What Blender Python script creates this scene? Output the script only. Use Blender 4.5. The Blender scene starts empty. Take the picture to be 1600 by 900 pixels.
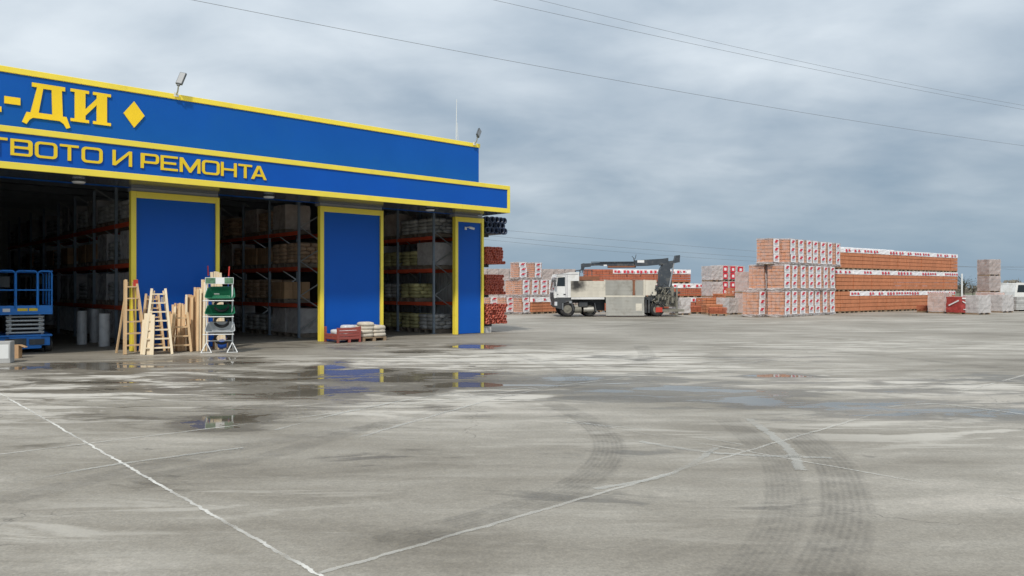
import bpy, math, random
import numpy as np
from mathutils import Vector, Matrix
from mathutils.geometry import tessellate_polygon

R = math.radians
random.seed(7)
SC = bpy.context.scene
COL = SC.collection

# ------------------------------------------------------------------ camera
H, FPX, CX, CY = 1.6, 1198.0, 800.0, 450.0      # eye height; focal length and centre on a 1600 x 900 picture
cam_d = bpy.data.cameras.new('camera'); cam = bpy.data.objects.new('camera', cam_d); COL.objects.link(cam)
cam.location = (0, 0, H); cam.rotation_euler = (R(90), 0, 0)
cam_d.sensor_width = 36; cam_d.lens = 36 * FPX / 1600; cam_d.clip_end = 6000; cam_d.clip_start = 0.1
SC.camera = cam
SC.cycles.diffuse_bounces = 8; SC.cycles.max_bounces = 14

# ------------------------------------------------------------------ light
SUN_AZ, SUN_EL = math.atan2(-0.20, -0.98), R(50)
SUN_STRENGTH = 2.7
EXPOSURE = 0.1
world = bpy.data.worlds.new('World'); SC.world = world; world.use_nodes = True
def build_world():
    nt = world.node_tree; nt.nodes.clear(); N = nt.nodes.new; Lk = nt.links.new
    out = N('ShaderNodeOutputWorld'); bg = N('ShaderNodeBackground'); bg.inputs['Strength'].default_value = 0.1
    Lk(bg.outputs[0], out.inputs[0])
    sky = N('ShaderNodeTexSky'); sky.sky_type = 'NISHITA'; sky.sun_disc = False
    sky.sun_elevation = SUN_EL; sky.sun_rotation = SUN_AZ; sky.air_density = 1.2; sky.dust_density = 2.0
    tc = N('ShaderNodeTexCoord'); sp = N('ShaderNodeSeparateXYZ'); Lk(tc.outputs['Generated'], sp.inputs[0])
    def m(op, a, b=None, c=None, clamp=False):
        n = N('ShaderNodeMath'); n.operation = op; n.use_clamp = clamp
        for i, v in enumerate((a, b, c)):
            if v is None: continue
            if isinstance(v, (int, float)): n.inputs[i].default_value = v
            else: Lk(v, n.inputs[i])
        return n.outputs[0]
    X, Y, Z = sp.outputs
    zc = m('ADD', m('MAXIMUM', Z, 0.0), 0.24)
    cx = N('ShaderNodeCombineXYZ'); Lk(m('DIVIDE', X, zc), cx.inputs[0]); Lk(m('DIVIDE', Y, zc), cx.inputs[1])
    def noise(scale, detail, rough, off, dist=0.0, sx=1, sy=1):
        mp = N('ShaderNodeMapping'); mp.inputs['Location'].default_value = off; mp.inputs['Scale'].default_value = (sx, sy, 1)
        Lk(cx.outputs[0], mp.inputs[0])
        n = N('ShaderNodeTexNoise'); n.inputs['Scale'].default_value = scale; n.inputs['Detail'].default_value = detail
        n.inputs['Roughness'].default_value = rough; n.inputs['Distortion'].default_value = dist
        Lk(mp.outputs[0], n.inputs['Vector']); return n.outputs[0]
    n1 = noise(0.95, 6, 0.50, (3.1, 1.7, 0), 0.25, 1.0, 1.0)
    n2 = noise(2.9, 6, 0.52, (8.3, 4.2, 2), 0.3, 0.8, 1.1)
    n3 = noise(0.40, 3, 0.5, (1.3, 9.2, 5), 0.1)
    n4 = noise(1.8, 5, 0.46, (2.3, 6.1, 7), 0.15, 0.9, 1.0)
    f = m('ADD', m('MULTIPLY', n1, 0.34), m('MULTIPLY', n2, 0.20)); f = m('ADD', f, m('MULTIPLY', n3, 0.20)); f = m('ADD', f, m('MULTIPLY', n4, 0.26))
    # the cloud deck thins towards the upper left of the view
    dl = N('ShaderNodeVectorMath'); dl.operation = 'DOT_PRODUCT'; Lk(tc.outputs['Generated'], dl.inputs[0])
    dl.inputs[1].default_value = Vector((-0.66, 1, 0.36)).normalized()
    mr = N('ShaderNodeMapRange'); mr.interpolation_type = 'SMOOTHSTEP'; mr.inputs['From Min'].default_value = 0.86; mr.inputs['From Max'].default_value = 1.0
    Lk(dl.outputs['Value'], mr.inputs['Value'])
    f = m('ADD', f, m('MULTIPLY', mr.outputs[0], 0.085))
    f = m('ADD', f, m('MULTIPLY', m('SUBTRACT', Z, 0.15), 0.25))
    f = m('ADD', m('MULTIPLY', m('SUBTRACT', f, 0.53), 1.8), 0.55)
    cr = N('ShaderNodeValToRGB'); e = cr.color_ramp.elements
    e[0].position = 0.38; e[0].color = (0.225, 0.310, 0.405, 1)
    e[1].position = 0.80; e[1].color = (0.66, 0.72, 0.77, 1)
    x = cr.color_ramp.elements.new(0.50); x.color = (0.330, 0.405, 0.485, 1)
    x = cr.color_ramp.elements.new(0.60); x.color = (0.430, 0.500, 0.570, 1)
    Lk(f, cr.inputs[0])
    # blue-grey band low over the horizon
    hz = N('ShaderNodeMapRange'); hz.interpolation_type = 'SMOOTHSTEP'
    hz.inputs['From Min'].default_value = 0.16; hz.inputs['From Max'].default_value = 0.0
    hz.inputs['To Min'].default_value = 0.0; hz.inputs['To Max'].default_value = 0.72; Lk(Z, hz.inputs['Value'])
    mx0 = N('ShaderNodeMix'); mx0.data_type = 'RGBA'; Lk(hz.outputs[0], mx0.inputs[0]); Lk(cr.outputs[0], mx0.inputs[6]); mx0.inputs[7].default_value = (0.275, 0.385, 0.49, 1)
    sc = N('ShaderNodeVectorMath'); sc.operation = 'SCALE'; sc.inputs['Scale'].default_value = 10.0; Lk(mx0.outputs[2], sc.inputs[0])
    # thicker, brighter overhead
    sc2 = N('ShaderNodeVectorMath'); sc2.operation = 'SCALE'; Lk(sc.outputs[0], sc2.inputs[0]); Lk(m('ADD', 1.0, m('MULTIPLY', m('MAXIMUM', Z, 0), 0.5)), sc2.inputs['Scale'])
    mx = N('ShaderNodeMix'); mx.data_type = 'RGBA'; mx.inputs[0].default_value = 0.92
    Lk(sky.outputs[0], mx.inputs[6]); Lk(sc2.outputs[0], mx.inputs[7]); Lk(mx.outputs[2], bg.inputs['Color'])
build_world()
sun_d = bpy.data.lights.new('sun', 'SUN'); sun = bpy.data.objects.new('sun', sun_d); COL.objects.link(sun)
sun_d.energy = SUN_STRENGTH; sun_d.angle = R(4.0); sun_d.color = (1.0, 0.945, 0.86)
to_sun = Vector((math.sin(SUN_AZ) * math.cos(SUN_EL), math.cos(SUN_AZ) * math.cos(SUN_EL), math.sin(SUN_EL)))
sun.rotation_euler = to_sun.to_track_quat('Z', 'Y').to_euler()
vs = SC.view_settings; vs.view_transform = 'Standard'; vs.look = 'None'; vs.gamma = 1; vs.exposure = EXPOSURE; vs.use_curve_mapping = False

# ------------------------------------------------------------------ helpers: where a picture point lies in the place
def gp(px, py, z=0.0):
    """point at height z seen at (px, py)"""
    Y = (H - z) * FPX / (py - CY) if abs(py - CY) > 1e-6 else 1e4
    return Vector(((px - CX) / FPX * Y, Y, z))
def at(px, Y, z=0.0): return Vector(((px - CX) / FPX * Y, Y, z))
def zof(py, Y): return H + (CY - py) / FPX * Y
ANG = math.atan2(0.673, 0.740)
D1 = Vector((math.cos(ANG), math.sin(ANG), 0)); D2 = Vector((-math.sin(ANG), math.cos(ANG), 0))
P0 = Vector((-4.08, 24.4, 0))
BM = Matrix.Translation(P0) @ Matrix.Rotation(ANG, 4, 'Z')
def bw(s, v, z=0.0): return P0 + D1 * s + D2 * v + Vector((0, 0, z))      # building frame -> world
def pf(px, py, v=0.0):
    """picture point on the upright plane at distance v behind the facade -> (s, z)"""
    o = P0 + D2 * v; a = (px - CX) / FPX
    s = (a * o.y - o.x) / (D1.x - a * D1.y); Y = o.y + s * D1.y
    return s, zof(py, Y)

# ------------------------------------------------------------------ materials
MATS = {}
def pm(name, col, rough=0.6, metal=0.0, var=0.12, scale=3.0, detail=4, bump=0.0, bscale=40.0, spec=0.5, island=0.0, dirt=None, dscale=1.2, dmin=0.52, dmax=0.72, alpha=None, streak=False, rvar=0.1):
    m = bpy.data.materials.new(name); m.use_nodes = True; nt = m.node_tree; N = nt.nodes.new; Lk = nt.links.new
    b = nt.nodes['Principled BSDF']; b.inputs['Roughness'].default_value = rough; b.inputs['Metallic'].default_value = metal; b.inputs['Specular IOR Level'].default_value = spec
    geo = N('ShaderNodeNewGeometry')
    n = N('ShaderNodeTexNoise'); n.inputs['Scale'].default_value = scale; n.inputs['Detail'].default_value = detail; n.inputs['Roughness'].default_value = 0.6
    if streak:
        mp = N('ShaderNodeMapping'); mp.inputs['Scale'].default_value = (1, 1, 0.15); Lk(geo.outputs['Position'], mp.inputs[0]); Lk(mp.outputs[0], n.inputs['Vector'])
    else: Lk(geo.outputs['Position'], n.inputs['Vector'])
    mr = N('ShaderNodeMapRange'); mr.inputs['From Min'].default_value = 0.25; mr.inputs['From Max'].default_value = 0.75
    mr.inputs['To Min'].default_value = 1 - var; mr.inputs['To Max'].default_value = 1 + var; Lk(n.outputs[0], mr.inputs[0])
    val = mr.outputs[0]
    if island:
        mi = N('ShaderNodeMapRange'); mi.inputs['To Min'].default_value = 1 - island; mi.inputs['To Max'].default_value = 1 + island
        Lk(geo.outputs['Random Per Island'], mi.inputs[0]); mu = N('ShaderNodeMath'); mu.operation = 'MULTIPLY'; Lk(val, mu.inputs[0]); Lk(mi.outputs[0], mu.inputs[1]); val = mu.outputs[0]
    sc = N('ShaderNodeVectorMath'); sc.operation = 'SCALE'; sc.inputs[0].default_value = col[:3]; Lk(val, sc.inputs['Scale'])
    cur = sc.outputs[0]
    if dirt:
        n2 = N('ShaderNodeTexNoise'); n2.inputs['Scale'].default_value = dscale; n2.inputs['Detail'].default_value = 7; n2.inputs['Roughness'].default_value = 0.65
        Lk(geo.outputs['Position'], n2.inputs['Vector'])
        m2 = N('ShaderNodeMapRange'); m2.inputs['From Min'].default_value = dmin; m2.inputs['From Max'].default_value = dmax; Lk(n2.outputs[0], m2.inputs[0])
        mx = N('ShaderNodeMix'); mx.data_type = 'RGBA'; Lk(m2.outputs[0], mx.inputs[0]); Lk(cur, mx.inputs[6]); mx.inputs[7].default_value = (*dirt, 1); cur = mx.outputs[2]
    Lk(cur, b.inputs['Base Color'])
    if rvar:
        m3 = N('ShaderNodeMapRange'); m3.inputs['To Min'].default_value = max(0.02, rough - rvar); m3.inputs['To Max'].default_value = min(1, rough + rvar); Lk(n.outputs[0], m3.inputs[0]); Lk(m3.outputs[0], b.inputs['Roughness'])
    if bump:
        n4 = N('ShaderNodeTexNoise'); n4.inputs['Scale'].default_value = bscale; n4.inputs['Detail'].default_value = 3; Lk(geo.outputs['Position'], n4.inputs['Vector'])
        bp = N('ShaderNodeBump'); bp.inputs['Strength'].default_value = bump; bp.inputs['Distance'].default_value = 0.02; Lk(n4.outputs[0], bp.inputs['Height']); Lk(bp.outputs[0], b.inputs['Normal'])
    if alpha is not None:
        ma = N('ShaderNodeMapRange'); ma.inputs['From Min'].default_value = 0.35; ma.inputs['From Max'].default_value = 0.65
        ma.inputs['To Min'].default_value = alpha[0]; ma.inputs['To Max'].default_value = alpha[1]
        n5 = N('ShaderNodeTexNoise'); n5.inputs['Scale'].default_value = 5; n5.inputs['Detail'].default_value = 5; Lk(geo.outputs['Position'], n5.inputs['Vector'])
        Lk(n5.outputs[0], ma.inputs[0]); Lk(ma.outputs[0], b.inputs['Alpha'])
    MATS[name] = m; return m
pm('blue_panel', (0.003, 0.088, 0.44), 0.42, var=0.06, scale=0.7, spec=0.22, dirt=(0.005, 0.095, 0.42), dscale=0.5)
pm('yellow_trim', (0.90, 0.72, 0.075), 0.4, var=0.05, scale=2, dirt=(0.70, 0.55, 0.08), dscale=2.5, dmin=0.6, dmax=0.85)
pm('yellow_letter', (0.86, 0.60, 0.015), 0.35, var=0.04)
pm('soffit', (0.055, 0.07, 0.095), 0.16, var=0.1, spec=0.7)
pm('grey_clad', (0.30, 0.30, 0.30), 0.45, var=0.1)
pm('inner_wall', (0.46, 0.48, 0.50), 0.7, var=0.1)
pm('inner_roof', (0.34, 0.37, 0.40), 0.8)
pm('lens_grey', (0.22, 0.235, 0.25), 0.35, var=0.05)
pm('lamp_glass', (0.62, 0.64, 0.66), 0.3, var=0.03)
pm('galv', (0.42, 0.44, 0.45), 0.42, metal=0.6, var=0.15)
pm('white_metal', (0.72, 0.73, 0.72), 0.45, var=0.06)
pm('dark_metal', (0.035, 0.04, 0.045), 0.5, var=0.2)
pm('rack_post', (0.22, 0.27, 0.33), 0.45, var=0.15)
pm('rack_beam', (0.62, 0.09, 0.04), 0.5, var=0.15)
pm('pallet_wood', (0.30, 0.21, 0.13), 0.85, var=0.25, scale=6)
pm('pallet_old', (0.22, 0.18, 0.14), 0.85, var=0.3, scale=6)
pm('sack_brown', (0.48, 0.33, 0.22), 0.8, var=0.25, island=0.2)
pm('sack_green', (0.44, 0.41, 0.20), 0.75, var=0.3, island=0.3)
pm('sack_grey', (0.42, 0.42, 0.41), 0.7, var=0.25, island=0.2)
pm('sack_pale', (0.56, 0.50, 0.41), 0.85, var=0.14, scale=9, bump=0.25, bscale=18, island=0.08)
pm('carton', (0.46, 0.29, 0.16), 0.85, var=0.15, island=0.15)
pm('white_film', (0.62, 0.63, 0.64), 0.3, var=0.15, scale=5, bump=0.5, bscale=9)
pm('timber', (0.62, 0.43, 0.24), 0.7, var=0.16, scale=8, streak=True, island=0.14)
pm('timber_pale', (0.74, 0.62, 0.44), 0.7, var=0.12, scale=8, streak=True, island=0.10)
pm('timber_dark', (0.50, 0.31, 0.16), 0.75, var=0.2, scale=8, streak=True, island=0.15)
pm('red_paint', (0.52, 0.045, 0.03), 0.5, var=0.12)
pm('crate_red', (0.33, 0.075, 0.06), 0.55, var=0.14, dirt=(0.20, 0.07, 0.05), dscale=3)
pm('tray_green', (0.012, 0.13, 0.065), 0.32, var=0.15)
pm('tray_silver', (0.42, 0.44, 0.45), 0.35, metal=0.4, var=0.15)
pm('rubber', (0.022, 0.022, 0.023), 0.85, var=0.25, dirt=(0.11, 0.10, 0.09), dscale=4)
pm('sheet_white', (0.78, 0.78, 0.77), 0.5, var=0.04)
pm('print_green', (0.10, 0.20, 0.12), 0.4, var=0.5, scale=14)
pm('lift_blue', (0.015, 0.20, 0.66), 0.4, var=0.12, dirt=(0.06, 0.10, 0.18), dscale=5, dmin=0.6, dmax=0.8)
pm('sticker_yellow', (0.75, 0.55, 0.03), 0.4)
pm('blue_plastic', (0.015, 0.08, 0.36), 0.35, var=0.2)
pm('pipe_red', (0.44, 0.10, 0.062), 0.42, var=0.10, island=0.2)
pm('pipe_hole_shade', (0.022, 0.012, 0.011), 0.9)  # near-black disc in each pipe mouth: the bore's shade put into the colour
pm('pipe_blue', (0.014, 0.028, 0.07), 0.38, var=0.2)
pm('brick', (0.53, 0.205, 0.100), 0.85, var=0.12, scale=1.2, island=0.06, bump=0.3, bscale=14)
pm('brick_red', (0.43, 0.125, 0.065), 0.85, var=0.14, scale=1.2, island=0.07, bump=0.3, bscale=14)
pm('brick_pale', (0.60, 0.275, 0.15), 0.7, var=0.12, scale=2, island=0.06, bump=0.3, bscale=10)
pm('brick_grey', (0.40, 0.29, 0.25), 0.8, var=0.18, scale=3, island=0.2)
pm('film', (0.80, 0.77, 0.76), 0.25, var=0.05, bump=0.5, bscale=8, alpha=(0.03, 0.26))
pm('film_thick', (0.70, 0.665, 0.66), 0.28, var=0.10, scale=4, bump=0.4, bscale=9, alpha=(0.47, 0.57))
pm('film_grey', (0.54, 0.485, 0.465), 0.4, var=0.15, scale=3, bump=0.4, bscale=9, alpha=(0.50, 0.60))
pm('film_red', (0.36, 0.05, 0.045), 0.3, var=0.2, scale=4, bump=0.6, bscale=7)
pm('label_white', (0.86, 0.85, 0.86), 0.4, var=0.05, bump=0.3, bscale=6)
pm('label_red', (0.62, 0.035, 0.06), 0.45, var=0.1)
pm('label_grey', (0.34, 0.33, 0.36), 0.5)
pm('label_black', (0.04, 0.035, 0.04), 0.6)
pm('truck_white', (0.74, 0.74, 0.72), 0.35, var=0.06, dirt=(0.44, 0.41, 0.35), dscale=1.6, dmin=0.5, dmax=0.8)
pm('truck_cream', (0.62, 0.58, 0.49), 0.5, var=0.10, dirt=(0.30, 0.27, 0.22), dscale=1.5, dmin=0.55, dmax=0.8, streak=True)
pm('alu', (0.40, 0.39, 0.35), 0.5, metal=0.25, var=0.13, scale=2.0, dirt=(0.27, 0.25, 0.21), dscale=2, streak=True)
pm('soot', (0.03, 0.028, 0.026), 0.8, var=0.3)
pm('rust', (0.23, 0.095, 0.05), 0.8, var=0.3)
pm('plastic_dark', (0.045, 0.05, 0.055), 0.6, var=0.2, dirt=(0.16, 0.15, 0.135), dscale=2)
pm('glass_dark', (0.02, 0.026, 0.03), 0.06, var=0.1, rvar=0.02)
pm('crane_grey', (0.050, 0.060, 0.072), 0.45, var=0.25, dirt=(0.16, 0.15, 0.13), dscale=3)
pm('machine_dirty', (0.20, 0.19, 0.155), 0.7, var=0.35, scale=5)
pm('lamp_red', (0.50, 0.05, 0.03), 0.3)
pm('cable', (0.14, 0.145, 0.15), 0.7)
pm('bark', (0.09, 0.075, 0.06), 0.9, var=0.3)
pm('leaf', (0.075, 0.085, 0.045), 0.8, var=0.35, scale=0.8)
pm('leaf_bare', (0.16, 0.145, 0.12), 0.9, var=0.3, scale=0.8)
pm('field', (0.13, 0.13, 0.075), 0.95, var=0.25, scale=0.02)
pm('concrete_block', (0.50, 0.49, 0.47), 0.85, var=0.2, island=0.15)
M = MATS

def soot_panel():
    """cream painted board with a soot cloud of its own at one end"""
    m = M['truck_cream'].copy(); m.name = 'truck_cream_sooty'; nt = m.node_tree; N = nt.nodes.new; Lk = nt.links.new
    b = nt.nodes['Principled BSDF']; src = b.inputs['Base Color'].links[0].from_socket
    tc = N('ShaderNodeTexCoord'); mp = N('ShaderNodeMapping'); mp.vector_type = 'POINT'
    mp.inputs['Location'].default_value = (-1.28, 0, -1.80); Lk(tc.outputs['Object'], mp.inputs[0])
    s2 = N('ShaderNodeVectorMath'); s2.operation = 'MULTIPLY'; s2.inputs[1].default_value = (0.95, 0, 1.5); Lk(mp.outputs[0], s2.inputs[0])
    ln = N('ShaderNodeVectorMath'); ln.operation = 'LENGTH'; Lk(s2.outputs[0], ln.inputs[0])
    n = N('ShaderNodeTexNoise'); n.inputs['Scale'].default_value = 3; n.inputs['Detail'].default_value = 8; Lk(tc.outputs['Object'], n.inputs['Vector'])
    ad = N('ShaderNodeMath'); ad.operation = 'ADD'; Lk(ln.outputs['Value'], ad.inputs[0])
    mu = N('ShaderNodeMath'); mu.operation = 'MULTIPLY'; mu.inputs[1].default_value = 0.9; Lk(n.outputs[0], mu.inputs[0]); Lk(mu.outputs[0], ad.inputs[1])
    mr = N('ShaderNodeMapRange'); mr.inputs['From Min'].default_value = 1.20; mr.inputs['From Max'].default_value = 0.62; Lk(ad.outputs[0], mr.inputs[0])
    mx = N('ShaderNodeMix'); mx.data_type = 'RGBA'; Lk(mr.outputs[0], mx.inputs[0]); Lk(src, mx.inputs[6]); mx.inputs[7].default_value = (0.035, 0.033, 0.03, 1)
    Lk(mx.outputs[2], b.inputs['Base Color']); M['truck_cream_sooty'] = m
soot_panel()

# ------------------------------------------------------------------ mesh builder
class MB:
    def __init__(s): s.v = []; s.f = []; s.m = []; s.sm = []; s.uv = None
    def add(s, vs, fs, mi=0, smooth=False):
        o = len(s.v); s.v += [tuple(x) for x in vs]
        for f in fs: s.f.append([o + i for i in f]); s.m.append(mi); s.sm.append(smooth)
        return s
    def box(s, a, b, mi=0, mat=None):
        x0, y0, z0 = a; x1, y1, z1 = b
        vs = [Vector(p) for p in ((x0,y0,z0),(x1,y0,z0),(x1,y1,z0),(x0,y1,z0),(x0,y0,z1),(x1,y0,z1),(x1,y1,z1),(x0,y1,z1))]
        if mat is not None: vs = [mat @ p for p in vs]
        return s.add(vs, [(0,3,2,1),(4,5,6,7),(0,1,5,4),(1,2,6,5),(2,3,7,6),(3,0,4,7)], mi)
    def bar(s, p, q, w, d=None, mi=0, up=(0, 0, 1)):
        """square bar from p to q"""
        p = Vector(p); q = Vector(q); d = d or w; ax = (q - p); L = ax.length; ax.normalize(); up = Vector(up)
        if abs(ax.dot(up)) > 0.98: up = Vector((0, 1, 0))
        sx = ax.cross(up).normalized(); sy = sx.cross(ax).normalized()
        vs = []
        for c in (p, q):
            for i, j in ((-1,-1),(1,-1),(1,1),(-1,1)): vs.append(c + sx * (i * w / 2) + sy * (j * d / 2))
        return s.add(vs, [(0,3,2,1),(4,5,6,7),(0,1,5,4),(1,2,6,5),(2,3,7,6),(3,0,4,7)], mi)
    def tube(s, pts, r, n=8, mi=0, caps=True, smooth=True):
        pts = [Vector(p) for p in pts]; rs = r if isinstance(r, (list, tuple)) else [r] * len(pts); rings = []
        for i, p in enumerate(pts):
            t = (pts[min(i+1, len(pts)-1)] - pts[max(i-1, 0)]).normalized()
            up = Vector((0,0,1)) if abs(t.z) < 0.95 else Vector((0,1,0))
            a = t.cross(up).normalized(); b = a.cross(t).normalized()
            rings.append([p + a * (rs[i]*math.cos(2*math.pi*k/n)) + b * (rs[i]*math.sin(2*math.pi*k/n)) for k in range(n)])
        vs = [v for rg in rings for v in rg]; fs = []
        for i in range(len(pts)-1):
            for k in range(n): fs.append((i*n+k, i*n+(k+1)%n, (i+1)*n+(k+1)%n, (i+1)*n+k))
        s.add(vs, fs, mi, smooth)
        if caps:
            s.add(rings[0], [tuple(range(n))], mi); s.add(rings[-1], [tuple(range(n-1,-1,-1))], mi)
        return s
    def prism(s, poly, fn, t0, t1, mi=0, holes=()):
        """poly in 2-D; fn(a, b, t) -> 3-D; t0 back, t1 front"""
        loops = [list(poly)] + [list(h) for h in holes]; flat = [p for l in loops for p in l]
        tri = tessellate_polygon([[Vector((p[0], p[1], 0)) for p in l] for l in loops])
        n = len(flat); vs = [fn(p[0], p[1], t1) for p in flat] + [fn(p[0], p[1], t0) for p in flat]
        fs = [tuple(t) for t in tri] + [tuple(n + i for i in reversed(t)) for t in tri]; o = 0
        for l in loops:
            k = len(l)
            for i in range(k): fs.append((o+i, o+(i+1)%k, n+o+(i+1)%k, n+o+i))
            o += k
        return s.add(vs, fs, mi)
    def superq(s, c, size, e=0.5, e2=0.45, nu=14, nv=8, rz=0.0, mi=0, jit=0.0, mat=None):
        c = Vector(c); rows = []
        sp = lambda v, k: math.copysign(abs(v) ** k, v)
        for j in range(nv + 1):
            ph = -math.pi/2 + math.pi * j / nv
            for i in range(nu):
                th = 2*math.pi*i/nu
                x = size[0]/2 * sp(math.cos(ph), e) * sp(math.cos(th), e2); y = size[1]/2 * sp(math.cos(ph), e) * sp(math.sin(th), e2); z = size[2]/2 * sp(math.sin(ph), e)
                if jit: x += random.uniform(-jit, jit); y += random.uniform(-jit, jit); z += random.uniform(-jit, jit)
                p = Vector((x*math.cos(rz)-y*math.sin(rz), x*math.sin(rz)+y*math.cos(rz), z)) + c
                rows.append(mat @ p if mat is not None else p)
        fs = [(j*nu+i, j*nu+(i+1)%nu, (j+1)*nu+(i+1)%nu, (j+1)*nu+i) for j in range(nv) for i in range(nu)]
        return s.add(rows, fs, mi, True)
    def film(s, a, b, n=5, j=0.012, mi=0):
        """a wrinkled sheath round the box a..b, open underneath"""
        x0,y0,z0 = a; x1,y1,z1 = b; rnd = random.uniform
        per = [(x0+(x1-x0)*i/n, y0) for i in range(n)] + [(x1, y0+(y1-y0)*i/n) for i in range(n)] + [(x1-(x1-x0)*i/n, y1) for i in range(n)] + [(x0, y1-(y1-y0)*i/n) for i in range(n)]
        k = len(per); vs = []
        for r in range(n+1):
            z = z0+(z1-z0)*r/n
            for (x, y) in per: vs.append((x+rnd(-j,j), y+rnd(-j,j), z+rnd(-j,j)*0.7))
        fs = [(r*k+i, r*k+(i+1)%k, (r+1)*k+(i+1)%k, (r+1)*k+i) for r in range(n) for i in range(k)]
        fs.append(tuple(n*k+i for i in range(k)))
        return s.add(vs, fs, mi, False)
    def build(s, name, mats, parent=None, loc=None, rz=0.0, bevel=0.0, matrix=None):
        me = bpy.data.meshes.new(name); me.from_pydata(s.v, [], s.f)
        if not isinstance(mats, (list, tuple)): mats = [mats]
        for m in mats: me.materials.append(M[m] if isinstance(m, str) else m)
        me.polygons.foreach_set('material_index', s.m); me.polygons.foreach_set('use_smooth', s.sm); me.update()
        o = bpy.data.objects.new(name, me); COL.objects.link(o)
        if parent: o.parent = parent
        if loc is not None: o.location = loc
        if rz: o.rotation_euler = (0, 0, rz)
        if bevel:
            bv = o.modifiers.new('bevel', 'BEVEL'); bv.width = bevel; bv.segments = 2; bv.limit_method = 'ANGLE'
        return o
def tag(o, label=None, cat=None, group=None, kind=None):
    if label: o['label'] = label
    if cat: o['category'] = cat
    if group: o['group'] = group
    if kind: o['kind'] = kind
    return o
def thing(name, label, cat, loc=(0,0,0), rz=0.0, group=None):
    o = bpy.data.objects.new(name, None); COL.objects.link(o); o.location = loc; o.rotation_euler = (0,0,rz); o.empty_display_size = 0.2
    return tag(o, label, cat, group)
def copy_tree(o, parent=None):
    c = o.copy(); COL.objects.link(c); c.parent = parent
    for ch in list(o.children):
        copy_tree(ch, c)
    return c
def dup(root, loc, rz, label, group=None):
    c = copy_tree(root); c.location = loc; c.rotation_euler = (0,0,rz); c['label'] = label
    if group: c['group'] = group
    return c
ORD = ['first','second','third','fourth','fifth','sixth','seventh','eighth','ninth','tenth','eleventh','twelfth','thirteenth','fourteenth','fifteenth','sixteenth','seventeenth','eighteenth','nineteenth','twentieth']

# ------------------------------------------------------------------ ground
def fade_mat(name, col, amt, scale, thin=False):
    """a mark worn through to the concrete: the colour mixed over transparency"""
    m = bpy.data.materials.new(name); m.use_nodes = True; nt = m.node_tree; N = nt.nodes.new; Lk = nt.links.new
    b = nt.nodes['Principled BSDF']; b.inputs['Base Color'].default_value = (*col, 1); b.inputs['Roughness'].default_value = 0.8; b.inputs['Specular IOR Level'].default_value = 0.2
    uv = N('ShaderNodeUVMap'); uv.uv_map = 'strip'; sp = N('ShaderNodeSeparateXYZ'); Lk(uv.outputs[0], sp.inputs[0])
    geo = N('ShaderNodeNewGeometry')
    def m_(op, a, b_=None, clamp=False):
        n = N('ShaderNodeMath'); n.operation = op; n.use_clamp = clamp
        for i, v in enumerate((a, b_)):
            if v is None: continue
            if isinstance(v, (int, float)): n.inputs[i].default_value = v
            else: Lk(v, n.inputs[i])
        return n.outputs[0]
    n1 = N('ShaderNodeTexNoise'); n1.inputs['Scale'].default_value = scale; n1.inputs['Detail'].default_value = 5; n1.inputs['Roughness'].default_value = 0.65; Lk(geo.outputs['Position'], n1.inputs['Vector'])
    n2 = N('ShaderNodeTexNoise'); n2.inputs['Scale'].default_value = 0.9; n2.inputs['Detail'].default_value = 3; Lk(geo.outputs['Position'], n2.inputs['Vector'])
    edge = m_('SUBTRACT', 1.0, m_('ABSOLUTE', m_('MULTIPLY', m_('SUBTRACT', sp.outputs[0], 0.5), 2.0)))     # 1 in the middle, 0 at the rims
    if thin:
        a = m_('MULTIPLY', m_('SUBTRACT', m_('ADD', edge, m_('MULTIPLY', n1.outputs[0], 1.5)), 1.02), 4.0, True)
        a = m_('MULTIPLY', a, m_('MULTIPLY', m_('SUBTRACT', n2.outputs[0], 0.33), 5.0, True))
    else:
        ribs = m_('ADD', m_('MULTIPLY', m_('SINE', m_('MULTIPLY', sp.outputs[0], 50.0)), 0.5), 0.5)
        lug = m_('ADD', m_('MULTIPLY', m_('SINE', m_('ADD', m_('MULTIPLY', sp.outputs[1], 105.0), m_('MULTIPLY', m_('ABSOLUTE', m_('SUBTRACT', sp.outputs[0], 0.5)), 9.0))), 0.5), 0.5)
        t = m_('ADD', m_('ADD', m_('MULTIPLY', ribs, 0.42), m_('MULTIPLY', lug, 0.14)), 0.30)
        a = m_('MULTIPLY', t, m_('MULTIPLY', m_('SUBTRACT', n1.outputs[0], 0.30), 3.4, True))
        a = m_('MULTIPLY', a, m_('MULTIPLY', m_('SUBTRACT', n2.outputs[0], 0.10), 2.6, True))
        a = m_('MULTIPLY', a, m_('MULTIPLY', edge, 5.0, True))
    a = m_('MULTIPLY', a, amt, True)
    a = m_('MULTIPLY', a, m_('MULTIPLY', sp.outputs[2], 1.0, True)) if False else a
    Lk(a, b.inputs['Alpha']); M[name] = m
fade_mat('joint_white', (0.62, 0.61, 0.57), 0.9, 26, True)
fade_mat('joint_worn', (0.55, 0.54, 0.50), 0.50, 12, True)
fade_mat('joint_faint', (0.55, 0.54, 0.50), 0.55, 20, True)
fade_mat('tyre_black', (0.06, 0.06, 0.06), 0.25, 5.0)
fade_mat('tyre_faint', (0.08, 0.08, 0.08), 0.20, 5.0)
fade_mat('sweep_pale', (0.50, 0.50, 0.47), 0.45, 5.0, True)

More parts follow.
